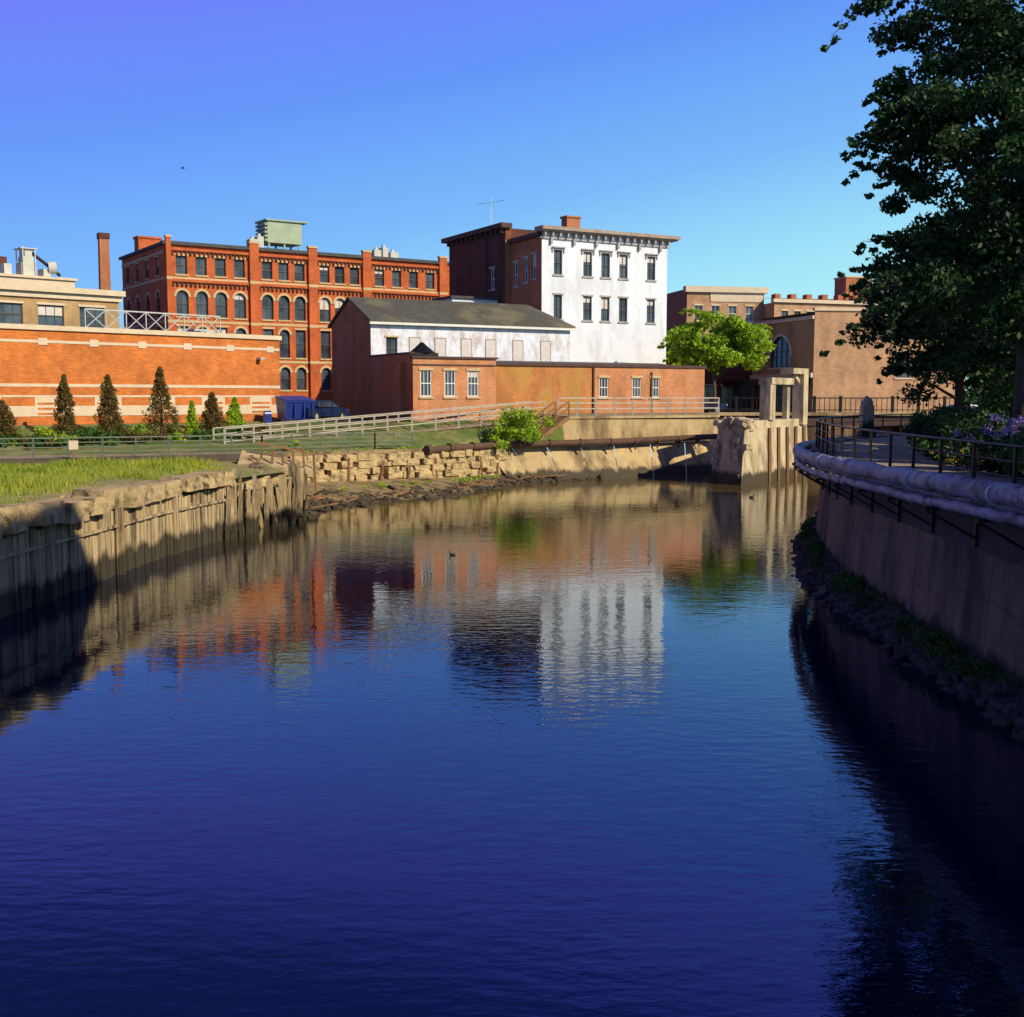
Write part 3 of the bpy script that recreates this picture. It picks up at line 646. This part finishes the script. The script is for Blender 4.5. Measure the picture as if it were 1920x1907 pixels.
for k in range(18):
    x=.1+k*.735; Fr.fbox(o.part('frieze','hood'),x-.07,x+.07,H-.35,H,-.02,.45)
    if k%3==1: Fr.fbox(o.part('frieze','hood'),x-.1,x+.1,H-.95,H-.56,-.02,.25)
Face(o,(L,0),(0,1)).wall(15,3.8,H,[],'brick_old'); Face(o,(L,15),(-1,0)).wall(L,3.8,H,[],'brick_old')
Face(o,(L,0),(0,1)).fbox(Cn,-.1,15,H+.12,H+.4,-.4,.7)
Sd=Face(o,(0,5.2),(0,-1))
Sd.wall(5.2,3.8,18.6,[(.5,1.25,14.9,16.9),(2.2,2.95,15.1,17.1),(3.6,4.3,15.3,17.3)],'brick_old','stone_pale','wfra')
Sd.fbox(o.part('side_cornice','cornice_dk'),0,5.0,18.6,18.95,-.3,.35)
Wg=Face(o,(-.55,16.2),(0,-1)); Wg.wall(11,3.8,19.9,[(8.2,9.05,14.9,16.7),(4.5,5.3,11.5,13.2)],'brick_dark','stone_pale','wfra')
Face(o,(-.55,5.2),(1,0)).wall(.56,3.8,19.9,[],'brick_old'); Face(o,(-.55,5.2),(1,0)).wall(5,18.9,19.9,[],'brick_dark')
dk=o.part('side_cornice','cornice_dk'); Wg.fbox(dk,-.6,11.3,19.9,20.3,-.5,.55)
for k in range(12): Wg.fbox(dk,.2+k*.95,.4+k*.95,19.5,19.9,-.02,.35)
Wg.fbox(dk,7.2,7.5,10,19.4,-.01,.12)
o.part('roof','tar').poly([(0,0,18.9),(L,0,18.9),(L,15,18.9),(0,15,18.9)]); o.part('roof','tar').poly([(-.5,5.3,19.8),(4.5,5.3,19.8),(4.5,16,19.8),(-.5,16,19.8)])
Face(o,(4.5,5.2),(0,1)).wall(11,18.8,19.85,[],'brick_dark')
ch=o.part('chimney','brick_old'); ch.box(3.4,4.7,1.6,2.5,18.9,20.6); ch.box(3.3,4.8,1.5,2.6,20.6,20.75)
an=o.part('antenna','metal'); an.beam((-.2,8.5,20),(-.2,8.5,22.9),.05,.05); an.beam((-1.2,8.2,22.3),(.9,8.8,22.8),.04,.04)
for k in range(5): f=k/4; q=Vector((-1.2,8.2,22.3)).lerp(Vector((.9,8.8,22.8)),f); an.beam(q-Vector((-.15,.5,0)),q+Vector((-.15,.5,0)),.03,.03)
sh=o.part('lean_to','white'); sh.box(-5,-.6,6.5,10,3.9,13.9)
o.part('lean_to_roof','tar').box(-5.2,-.58,6.3,10.2,13.9,14.1)
o.done()

# slate roofed building
o=Obj('slate_roof_building',(-10.3,84,0),29); L=17.1; W=8.2; Fr=Face(o,(0,0),(1,0)); H=11.1
ops=[(1.2,2.1,8.3,9.9)]
Fr.wall(L,3.8,H,ops,'whitewash','stone','dfra',head=.12)
bd=o.part('boarded_windows','board')
for c in (3.5,5.6,7.8,9.9,12.3,14.8):
    ww=.42; Fr.fbox(bd,c-ww,c+ww,8.2,9.9,-.02,.035); f2=o.part('board_edges','cornice')
    Fr.fbox(f2,c-ww-.05,c-ww,8.15,9.95,-.02,.05); Fr.fbox(f2,c+ww,c+ww+.05,8.15,9.95,-.02,.05); Fr.fbox(f2,c-ww,c+ww,9.9,9.96,-.02,.05)
Face(o,(0,W),(0,-1)).wall(W,3.8,H,[],'brick_old'); Face(o,(L,0),(0,1)).wall(W,3.8,H,[],'brick_old'); Face(o,(L,W),(-1,0)).wall(L,3.8,H,[],'brick_old')
rz=12.95; wl_=o.part('walls_brick_old','brick_old'); wl_.poly([(0,0,H),(0,W,H),(0,W/2,rz)]); wl_.poly([(L,0,H),(L,W,H),(L-1.8,W/2,rz)])
R=o.part('roof','slate'); e=.35
for s0,y in ((1,-e),(-1,W+e)):
    zz_=H-.12; R.hexa([(-.2,y,zz_),(L+.3,y,zz_),(L-1.6,W/2,rz),(-.2,W/2,rz),(-.2,y,zz_+.14),(L+.3,y,zz_+.14),(L-1.6,W/2,rz+.14),(-.2,W/2,rz+.14)])
R.poly([(L+.3,-e,H),(L+.3,W+e,H),(L-1.6,W/2,rz+.14)])
g=o.part('gutter','wfra'); Fr.fbox(g,-.2,L+.3,H-.3,H-.13,.2,.4)
o.done()

# low brick
o=Obj('low_brick_building',(-6.6,76.5,0),29); Fr=Face(o,(0,0),(1,0)); H=8.1
Fr.wall(6.27,3.2,H,[(c-.42,c+.42,5.55,7.3) for c in (.95,2.74,4.5)],'brick_low','stone','wfra',rev=.1,bars=2,blinds=.1)
Face(o,(0,7.6),(0,-1)).wall(7.6,3.2,H+.3,[],'brick_old')
R2=Face(o,(6.27,1.5),(1,0)); L2_=19.4
R2.wall(9.0,3.2,7.75,[],'brick_stain')
R3=Face(o,(15.27,1.48),(1,0)); R3.wall(10.4,3.2,7.75,[(c-.4-15.27,c+.4-15.27,5.5,6.95) for c in (16.2,19.2,20.9)],'brick_low','stone','wfra',rev=.12,bars=2,blinds=.1)
Face(o,(6.27,0),(0,1)).wall(1.5,3.2,H,[],'brick_low'); Face(o,(25.67,1.5),(0,1)).wall(6,3.2,7.75,[],'brick_old')
cp=o.part('coping','cornice_dk'); Fr.fbox(cp,-.1,6.4,H,H+.14,-.3,.12); Face(o,(0,7.6),(0,-1)).fbox(cp,0,7.3,H+.3,H+.42,-.3,.1); R2.fbox(cp,0.1,L2_+.1,7.75,7.95,-.3,.14)
Fr.fbox(cp,.0,6.2,7.62,7.72,-.01,.05)
R2.fbox(o.part('downspout','rust'),8.93,9.05,3.3,7.7,.03,.14); R2.fbox(o.part('downspout','rust'),14.2,14.32,3.3,7.4,.03,.14)
rf=o.part('roof','tar'); rf.poly([(0,0,8.05),(6.27,0,8.05),(6.27,7.6,8.15),(0,7.6,8.15)]); rf.poly([(6.27,1.5,7.7),(25.67,1.5,7.7),(25.67,7.5,8.3),(6.27,7.5,8.3)])
v=o.part('roof_vent','iron'); v.box(1.5,3.3,3,4.6,8.1,8.6); v.tube([(2.4,3.8,8.6),(2.4,3.8,9.0),(2.4,3.8,9.35)],[1.0,.5,.1],8)
Face(o,(0,7.6),(0,-1)).fbox(o.part('buttress','brick_old'),5.6,6.3,3.2,7.8,-.02,.4)
o.done()

# modern striped brick
th=46.1; ct,st=math.cos(math.radians(th)),math.sin(math.radians(th))
o=Obj('striped_brick_building',(-15.8-27*ct,78-27*st,0),th); L=27; Fr=Face(o,(0,0),(1,0)); H=9.35
Fr.wall(L,3.0,H,[],'brick_orange'); Face(o,(L,0),(0,1)).wall(12,3,H,[],'brick_orange'); Face(o,(0,12),(0,-1)).wall(12,3,H,[],'brick_orange'); Face(o,(L,12),(-1,0)).wall(L,3,H,[],'brick_orange')
T=o.part('stone_bands','stone_pale'); Fr.fbox(T,-.2,L+.15,H,H+.28,-.4,.14)
Fr.fbox(T,0,L+.02,8.62,8.78,-.01,.03)
for k in range(9): Fr.fbox(T,1.2+k*3.1,1.75+k*3.1,8.5,8.9,-.01,.05)
Fr.fbox(T,0,L+.02,6.1,6.28,-.01,.03); Fr.fbox(T,0,L+.02,5.5,5.62,-.01,.03); Fr.fbox(T,0,L+.02,4.4,5.0,-.01,.03)
for k in range(7): 
    x=3+k*3.6; Fr.fbox(T,x,x+1.7,5.0,5.5,-.01,.025); 
    for j_ in range(3): Fr.fbox(o.part('brick_insets','brick_orange'),x+.15,x+1.55,4.48+j_*.3,4.6+j_*.3,-.01,.045)
o.part('roof','tar').poly([(0,0,9.3),(L,0,9.3),(L,12,9.3),(0,12,9.3)])
lp=o.part('wall_lamp','metal'); Fr.fbox(lp,25.2,25.5,8.0,8.15,0,.5); 
g=o.part('roof_screen','metal')
xs=[14.6+i*1.35 for i in range(8)]
for x in xs: g.beam((x,2.5,9.3),(x,2.5,10.9),.06,.06)
g.beam((xs[0],2.5,10.9),(xs[-1],2.5,10.9),.08,.08); g.beam((xs[0],2.5,9.75),(xs[-1],2.5,9.75),.06,.06)
for a,b2 in zip(xs[:-1],xs[1:]): g.beam((a,2.5,9.75),(b2,2.5,10.9),.05,.05); g.beam((a,2.5,10.9),(b2,2.5,9.75),.05,.05)
u=o.part('roof_units','hvacw'); u.box(9,9.8,4,5,9.3,10.2); u.box(23,24.6,4,5.5,9.3,10.1)
o.done()

# buff building left
o=Obj('buff_office_building',(-46.0,84.6,0),44); Fr=Face(o,(0,0),(1,0)); L=18; H=14.0
Fr.wall(L,3.8,H,[(c,c+2.1,11.2,12.9) for c in (1.3,4.6,7.9,11.2,14.6)],'brick_buff','stone_pale','dfra',bars=2)
T=o.part('cornice','stone_pale'); Fr.fbox(T,-.2,L+.4,H-.1,H+.35,-.4,.5); Fr.fbox(T,-.1,L+.2,H-.55,H-.1,-.1,.2); Fr.fbox(T,-.05,L+.05,10.6,10.9,-.02,.08)
Face(o,(L,0),(0,1)).wall(10,3.8,H,[],'brick_buff'); Face(o,(L,0),(0,1)).fbox(T,.4,10,H-.1,H+.35,-.4,.45); Face(o,(0,12),(0,-1)).wall(12,3.8,H,[],'brick_buff')
o.part('roof','tar').poly([(0,0,H),(L,0,H),(L,10,H),(0,10,H)])
pt=o.part('penthouse','stone_pale'); pt.box(6.5,15.8,3.5,8,H,H+1.3); pt.box(6.3,16.0,3.3,8.2,H+1.3,H+1.5)
u=o.part('rooftop_units','hvacw')
for x0,x1,h0,h1 in ((11.6,12.8,1.5,2.6),(11.8,12.6,2.6,3.1),(11.9,12.5,3.1,3.7),(13.4,14.0,1.5,2.2),(10.2,10.8,1.5,2.4),(9.0,9.5,1.5,2.1)): u.box(x0,x1,4,5.2,H+h0,H+h1)
for x in (11.7,12.7): 
    for y in (3.9,5.3): u.box(x-.04,x+.04,y-.04,y+.04,H+1.5,H+3.9)
u.box(11.5,12.9,3.8,5.4,H+3.7,H+3.78)
u.tube([(13.9,4.2,H+2.3),(14.5,4.0,H+2.35)],.5,14); bx=o.part('brick_vent','brick_dark'); bx.box(9.9,11.0,5.5,6.5,H+1.5,H+3.1)
o.part('duct','iron').tube([(12.6,4.5,H+3.5),(13.5,4.3,H+2.8),(14.8,4.0,H+1.7)],.14,8)
o.done()
o=Obj('brick_chimney',(-36.6,104,0),30); p=o.part('stack','brick_old'); p.hexa([(-.55,-.55,3.9),(.55,-.55,3.9),(.55,.55,3.9),(-.55,.55,3.9),(-.4,-.4,19.6),(.4,-.4,19.6),(.4,.4,19.6),(-.4,.4,19.6)]); c=o.part('cap','brick_dark'); c.box(-.48,.48,-.48,.48,19.6,20.1); o.done()

# right background buildings
o=Obj('long_mill_building',(21.2,140,0),12); Fr=Face(o,(0,0),(1,0)); H=18.6
Fr.wall(10,3.8,H-.4,[(1+k*2.2,2+k*2.2,14.8,16.6) for k in range(4)],'brick_tan','stone_pale','wfra')
T=o.part('parapet','stone_pale'); Fr.fbox(T,-.3,10.4,H-.4,H+.3,-.6,.4); Fr.fbox(T,3,9.8,H-1.5,H-.4,-.01,.1)
Face(o,(0,10),(0,-1)).wall(10,3.8,H,[],'brick_old')
F2=Face(o,(10,-3),(1,.12)); F2.wall(26,3.8,16.9,[(1+k*1.75,1.9+k*1.75,14.3,15.9) for k in range(14)],'brick_tan','stone_pale','dfra')
F2.fbox(T,-.3,26,16.9,17.3,-.3,.35)
Face(o,(10,5),(0,-1)).wall(8,3.8,16.9,[],'brick_tan')
rf=o.part('roof','brick_old'); rf.poly([(10,-3,17.31),(36,.1,17.31),(36,8,18.4),(10,8,18.4)]); rf.box(22,25.5,2,5,17.4,20.6); T.box(21.9,25.6,1.9,5.1,20.6,20.8)
for k in range(8): o.part('dormers','brick_old').box(11.5+k*2.1,12.2+k*2.1,.0,1.2,17.2,18.2)
o.done()
o=Obj('arched_window_brick_building',(26.0,99,0),8); Fr=Face(o,(0,0),(1,0)); H=12.9
Fr.wall(14,3.8,H,[(7.5,8.8,7.2,9.4)],'brick_tan','stone_pale','dfra')
cp=o.part('coping','stone_pale'); Fr.fbox(cp,-.1,14.1,H,H+.25,-.3,.15)
Sd=Face(o,(-1.7,10.5),(.16,-.987)); Sd.wall(10.6,3.8,12.2,[(3.2,6.8,8.2,11.0,True)],'brick_buff','stone_pale','dfra',bars=3)
Sd.fbox(cp,-.1,10.6,12.2,12.5,-.3,.2); Sd.fbox(cp,0,10.6,7.2,7.6,-.05,.25); Sd.fbox(o.part('shopfront','glass'),.5,10,4.2,6.6,-.02,.04)
aw=o.part('awning','iron'); Sd.fbox(aw,-4,10.2,6.6,7.1,0,1.2)
o.part('roof','tar').poly([(0,0,H-.1),(14,0,H-.1),(14,10,H-.1),(-1.7,10.5,H-.1)])
o.done()
o=Obj('dark_shopfront_building',(17.5,112,0),5); Fr=Face(o,(0,0),(1,0)); Fr.wall(9,3.8,9.2,[(1+k*2,2.5+k*2,4.4,6.6) for k in range(4)],'brick_dark','stone','dfra'); Fr.fbox(o.part('cornice','cornice_dk'),-.1,9.1,9.2,9.6,-.4,.4); o.part('roof','tar').poly([(0,0,9.2),(9,0,9.2),(9,10,9.2),(0,10,9.2)])
Face(o,(0,10),(0,-1)).wall(10,3.8,9.2,[],'brick_dark'); o.done()
# unseen mill block beyond the frame, added to cast shade on the near left wall
o=Obj('added_shadow_mill',(15.5,-24,0),0); H=25
Sd=Face(o,(0,34.5),(0,-1)); Sd.wall(34.5,3.5,H,[(1.5+k*2.9,2.8+k*2.9,5.2+j*3.6,7.4+j*3.6) for k in range(11) for j in range(5)],'brick_red','stone','wfra')
Face(o,(18,34.5),(-1,0)).wall(18,3.5,H,[],'brick_red'); Face(o,(0,0),(1,0)).wall(18,3.5,H,[],'brick_red'); Face(o,(18,0),(0,1)).wall(34.5,3.5,H,[],'brick_red')
o.part('roof','tar').poly([(-.3,-.3,H),(18.3,-.3,H),(18.3,34.8,H),(-.3,34.8,H)]); o.done()
# distant trees mass
cs=[];
for k in range(120): cs.append((rng.uniform(-90,110),rng.uniform(190,215),3+rng.uniform(0,6)))
leaves_mesh('distant_trees',cs,4.5*np.ones(len(cs)),110,1.1,'leaf_mid',.8)

# ------------------------------------------------------------------ trees
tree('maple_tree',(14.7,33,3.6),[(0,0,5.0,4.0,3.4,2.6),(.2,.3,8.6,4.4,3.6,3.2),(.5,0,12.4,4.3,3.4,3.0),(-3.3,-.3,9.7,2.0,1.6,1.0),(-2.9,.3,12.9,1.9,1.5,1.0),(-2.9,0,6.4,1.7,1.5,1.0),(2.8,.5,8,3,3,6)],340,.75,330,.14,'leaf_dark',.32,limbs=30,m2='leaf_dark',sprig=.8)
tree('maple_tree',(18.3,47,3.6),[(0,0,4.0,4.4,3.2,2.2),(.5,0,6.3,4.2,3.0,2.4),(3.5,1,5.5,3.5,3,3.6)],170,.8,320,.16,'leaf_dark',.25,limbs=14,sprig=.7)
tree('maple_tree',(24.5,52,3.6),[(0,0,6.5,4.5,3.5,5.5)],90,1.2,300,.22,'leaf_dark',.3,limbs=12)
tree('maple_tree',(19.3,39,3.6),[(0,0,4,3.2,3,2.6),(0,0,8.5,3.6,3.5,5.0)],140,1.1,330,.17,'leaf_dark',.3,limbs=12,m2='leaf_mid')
tree('street_tree',(16.8,95.5,3.9),[(0,0,6.2,3.1,2.8,2.3),(2.0,0,6.0,2.4,2.3,1.9),(-1.3,0,5.5,1.8,1.8,1.7),(3.0,0,5.2,1.4,1.6,1.5)],90,.8,230,.25,'leaf_bright',.2,limbs=14,sprig=.3)
tree('street_tree',(14.9,104,3.9),[(0,0,5.3,2.0,2.2,3.2)],28,.9,200,.28,'leaf_bright',.2,limbs=8,sprig=.3)
def juniper(base,h,r,m='leaf_jun'):
    e=bpy.data.objects.new('juniper_tree',None); scene.collection.objects.link(e); e.location=base
    cs=[];rr=[]; ph=rng.random()*6
    for k in range(40):
        f=k/39; a=k*2.4+ph; rad=r*(1-f)**.7*.8*(.5+.7*rng.random())
        cs.append((rad*math.cos(a),rad*math.sin(a)*.8,.3+f*(h-.4))); rr.append(max(.10,r*.40*(1-f*.65)*(.7+.6*rng.random())))
    leaves_mesh('foliage',cs,rr,130,.10,m,1.2,e)
    P=Part(M['bark']); P.tube([(0,0,-.1),(.03,0,h*.4),(0,0,h*.9)],[.1,.07,.02],6); me=bpy.data.meshes.new('trunk'); me.from_pydata(P.v,[],P.f); me.materials.append(P.m); t_=bpy.data.objects.new('trunk',me); scene.collection.objects.link(t_); t_.parent=e
for (x,y),h,r,m in (((-27.4,61.5),2.2,.9,'leaf_jun'),((-24.6,63),3.6,.85,'leaf_jun'),((-22.9,65),3.6,.95,'leaf_jun'),((-20.4,66.5),4.1,1.1,'leaf_jun'),((-19.3,69),2.2,.4,'leaf_bright'),((-18.2,69.5),2.7,.8,'leaf_jun'),((-17.2,71),2.4,.7,'leaf_bright')):
    juniper((x,y,3.1),h,r,m)
for _ in range(60):
    f=random.random(); a=Vector((-28.5,59.5)).lerp(Vector((-15.2,69.5)),f)+Vector((random.gauss(0,.3),random.uniform(-.8,1.6)))
    bush('shrub',(a.x,a.y,2.85),random.uniform(.3,.8),55,.12,random.choice(['leaf_bright','leaf_mid','leaf_mid','leaf_jun','leaf_bright']),11)
bush('shrub',(.5,74.7,2.3),1.4,170,.15,'leaf_bright',24,1.25)
bush('shrub',(-.9,73.8,2.1),.8,110,.14,'leaf_bright',12,.8)
bush('shrub',(-12.2,64.2,2.4),.5,60,.13,'leaf_bright',8)
for i,(x,y) in enumerate([(11.7,25),(12.1,27.5),(12.5,30),(12.9,32.5),(13.5,35),(14.1,37.5),(14.9,40),(16,43),(17.3,46),(18.8,49),(20.5,51.5),(22.5,54)]):
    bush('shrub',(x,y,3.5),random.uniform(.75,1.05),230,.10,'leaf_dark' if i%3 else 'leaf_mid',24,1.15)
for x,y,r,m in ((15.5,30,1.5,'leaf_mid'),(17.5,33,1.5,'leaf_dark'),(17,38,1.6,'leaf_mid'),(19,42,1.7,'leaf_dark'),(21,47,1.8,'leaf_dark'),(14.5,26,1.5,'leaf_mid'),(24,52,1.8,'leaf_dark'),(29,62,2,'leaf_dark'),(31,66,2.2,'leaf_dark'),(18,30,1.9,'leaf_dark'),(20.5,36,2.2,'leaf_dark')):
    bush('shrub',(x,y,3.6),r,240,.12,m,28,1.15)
leaves_mesh('lilac_blossoms',[(12.0+rng.normal()*.5,26.6+rng.normal()*.6,4.55+rng.random()*.5) for _ in range(46)],.13*np.ones(46),30,.045,'flower')
leaves_mesh('yellow_flowers',[(11.6+rng.normal()*.8,27+rng.normal()*2.2,3.85+rng.random()*.3) for _ in range(40)],.1*np.ones(40),14,.04,'yellow')
cs=[(rng.uniform(-12.5,-1),0,0) for _ in range(26)]; cs=[(x,float(np.interp(x,[-13,-8,-3.6,0],[59.5,63.6,68,72.5]))+rng.normal()*1.3,.6) for x,_,_ in cs]
leaves_mesh('shore_weeds',cs,.25*np.ones(len(cs)),35,.1,'leaf_bright',.4)
cs=[(rng.uniform(-14,0),0,0) for _ in range(45)]; cs=[(x,float(np.interp(x,[-13.6,-8,-3.6,0],[61.9,66.6,70.8,75.6]))+rng.normal()*.2,2.45) for x,_,_ in cs]
leaves_mesh('terrace_weeds',cs,.25*np.ones(len(cs)),40,.1,'leaf_bright',.5)

# ------------------------------------------------------------------ vehicles & furniture
def car(name,loc,rot,paint,van=False):
    o=Obj(name,loc,rot); b=o.part('body',paint); g=o.part('windows','glass'); t=o.part('tyres','rubber'); c=o.part('hubs','metal')
    if van: prof=[(-2.4,.4),(2.3,.4),(2.4,.9),(1.9,1.15),(1.4,1.95),(-2.35,2.0)]; gp=[(-.2,1.2),(1.75,1.2),(1.35,1.8),(-.2,1.85)]
    else: prof=[(-2.15,.35),(2.15,.32),(2.2,.62),(1.9,.82),(1.1,.92),(.45,1.38),(-.9,1.42),(-1.6,1.0),(-2.15,.92)]; gp=[(-1.35,.97),(.95,.95),(.4,1.31),(-.85,1.35)]
    n=len(prof); 
    def inset(p): return .85 if p[1]<1 else .66
    A=[(p[0],-inset(p),p[1]) for p in prof]; B=[(p[0],inset(p),p[1]) for p in prof]
    b.poly(A); b.poly(B[::-1])
    for k in range(n): b.poly([A[k],A[(k+1)%n],B[(k+1)%n],B[k]])
    for s_ in (-1,1): g.poly([(p[0],s_*(.87 if p[1]<1.25 else .70),p[1]) for p in gp])
    if not van: g.poly([(1.06,-.7,.96),(1.06,.7,.96),(.47,.58,1.37),(.47,-.58,1.37)]); g.poly([(-1.55,-.68,1.06),(-1.55,.68,1.06),(-.95,.58,1.41),(-.95,-.58,1.41)])
    else: g.poly([(1.9,-.8,1.2),(1.9,.8,1.2),(1.45,.6,1.88),(1.45,-.6,1.88)])
    for x in (-1.35,1.35):
        for y in (-.8,.8): t.tube([(x,y-.11,.33),(x,y+.11,.33)],.33,16); c.tube([(x,y-.12,.33),(x,y+.12,.33)],.18,12)
    l=o.part('lights','wfra'); l.box(2.14,2.2,-.75,-.45,.6,.75); l.box(2.14,2.2,.45,.75,.6,.75)
    o.done()
car('parked_car',(-13.0,77.3,3.9),60,'carblue'); car('parked_car',(22.3,57.5,3.62),70,'carred'); car('parked_van',(29.5,74,3.62),15,'carwhite')
car('parked_car',(15,92.3,4.2),5,'carblue')
o=Obj('dumpster',(-14.35,75.4,3.9),35); p=o.part('bin','blue'); p.hexa([(-.9,-.6,.15),(.9,-.6,.15),(.9,.6,.15),(-.9,.6,.15),(-1.0,-.8,1.35),(1.0,-.8,1.35),(1.0,.7,1.6),(-1.0,.7,1.6)])
for x in (-.95,-.3,.35,.95): p.box(x-.04,x+.04,-.86,-.7,.3,1.35)
p.box(-1.05,1.05,-.85,-.8,1.28,1.38); l=o.part('lid','blue'); l.hexa([(-1.05,-.85,1.4),(1.05,-.85,1.4),(1.05,.75,1.64),(-1.05,.75,1.64),(-1.05,-.85,1.45),(1.05,-.85,1.45),(1.05,.75,1.7),(-1.05,.75,1.7)])
w_=o.part('wheels','rubber')
for x in (-.8,.8):
    for y in (-.5,.5): w_.tube([(x-.05,y,.1),(x+.05,y,.1)],.1,8)
o.done()
o=Obj('mailbox',(-15.6,73.0,3.5),30); p=o.part('box','blue'); p.box(-.22,.22,-.2,.2,.25,.95); p.tube([(-.22,0,.95),(.22,0,.95)],.2,12); 
for x in (-.18,.18):
    for y in (-.15,.15): p.box(x-.03,x+.03,y-.03,y+.03,0,.25)
o.done()
o=Obj('chain_link_fence'); p=o.part('posts','iron')
for k in range(7): p.beam((-12.6+k*.75,75.6-k*.05,3.6),(-12.6+k*.75,75.6-k*.05,5.3),.06,.06)
for f in (5.25,4.4,3.8): p.beam((-12.6,75.6,f),(-8.1,75.3,f),.03,.03)
for k in range(40): p.beam((-12.6+k*.11,75.6,3.8),(-12.6+k*.11,75.6,5.25),.012,.012)
o.done()
o=Obj('bank_sign',( -21.9,57,2.15),20); p=o.part('post','timber'); p.box(-.04,.04,-.04,.04,0,1.2); o.part('panel','stone_pale').box(-.22,.22,-.065,-.042,.75,1.2); o.done()
def duck(loc,rot,s=1.):
    o=Obj('duck',loc,rot); b=o.part('body','duck',True)
    b.tube([(-.3*s,0,.12*s),(-.22*s,0,.08*s),(-.05*s,0,.07*s),(.12*s,0,.07*s),(.2*s,0,.1*s)],[.02*s,.07*s,.11*s,.09*s,.03*s],10)
    b.tube([(.13*s,0,.09*s),(.18*s,0,.2*s),(.2*s,0,.26*s)],[.05*s,.035*s,.03*s],8); b.tube([(.15*s,0,.28*s),(.2*s,0,.29*s),(.25*s,0,.28*s)],[.03*s,.05*s,.025*s],8)
    o.part('bill','yellow').tube([(.25*s,0,.275*s),(.32*s,0,.265*s)],[.022*s,.012*s],6); o.done()
duck((-2.1,39.6,0),160,.45); duck((13.2,62.5,0),20,.6)
o=Obj('flying_bird',(-16.9,60,17.2),30); p=o.part('body','duck'); p.tube([(-.1,0,0),(0,0,0),(.1,0,.01)],[.01,.035,.01],8); p.poly([(-.03,0,.01),(.04,0,.01),(.0,.15,.1),(-.05,.25,.06)]); p.poly([(-.03,0,.01),(.04,0,.01),(.0,-.15,.1),(-.05,-.25,.06)]); o.done()

# ------------------------------------------------------------------ light
el=math.radians(33); az=math.atan2(.8,-.6)
S=Vector((math.sin(az)*math.cos(el),math.cos(az)*math.cos(el),math.sin(el)))
sun=bpy.data.lights.new('sun','SUN'); sun.energy=5.0; sun.angle=math.radians(.5); sun.color=(1,.89,.62)
so=bpy.data.objects.new('sun',sun); scene.collection.objects.link(so); so.rotation_euler=S.to_track_quat('Z','Y').to_euler()
wd=bpy.data.worlds.new('World'); scene.world=wd; wd.use_nodes=True; nt=wd.node_tree; bg=nt.nodes['Background']; bg.inputs[1].default_value=.1
sk=N(nt,'ShaderNodeTexSky'); sk.sky_type='NISHITA'; sk.sun_disc=False; sk.sun_elevation=el; sk.sun_rotation=az
tc=N(nt,'ShaderNodeTexCoord'); sp=N(nt,'ShaderNodeSeparateXYZ'); nt.links.new(tc.outputs['Generated'],sp.inputs[0])
mx=N(nt,'ShaderNodeMath',operation='MULTIPLY_ADD'); nt.links.new(sp.outputs[0],mx.inputs[0]); mx.inputs[1].default_value=-.20; nt.links.new(sp.outputs[2],mx.inputs[2])
rc=ramp(nt,mx.outputs[0],[(0.,(.48,.94,1.)),(.07,(.36,.80,1.)),(.16,(.19,.50,1.)),(.27,(.12,.31,1.)),(.36,(.15,.22,1.)),(.43,(.17,.15,.92)),(.50,(.045,.06,.42)),(.60,(.03,.05,.25)),(1.,(.03,.04,.19))])
sc=mixc(nt,1.,rc,(10.,10.,10.),'MULTIPLY')
nt.links.new(mixc(nt,.9,sk.outputs[0],sc),bg.inputs[0])
scene.view_settings.view_transform='Standard'; scene.view_settings.look='None'; scene.view_settings.exposure=0
cam=bpy.data.cameras.new('camera'); cam.sensor_width=36; cam.lens=40.1; cam.clip_end=6000; cam.clip_start=.1
co=bpy.data.objects.new('camera',cam); scene.collection.objects.link(co); co.location=(0,0,5.5); co.rotation_euler=(math.radians(90-5.57),0,0); scene.camera=co
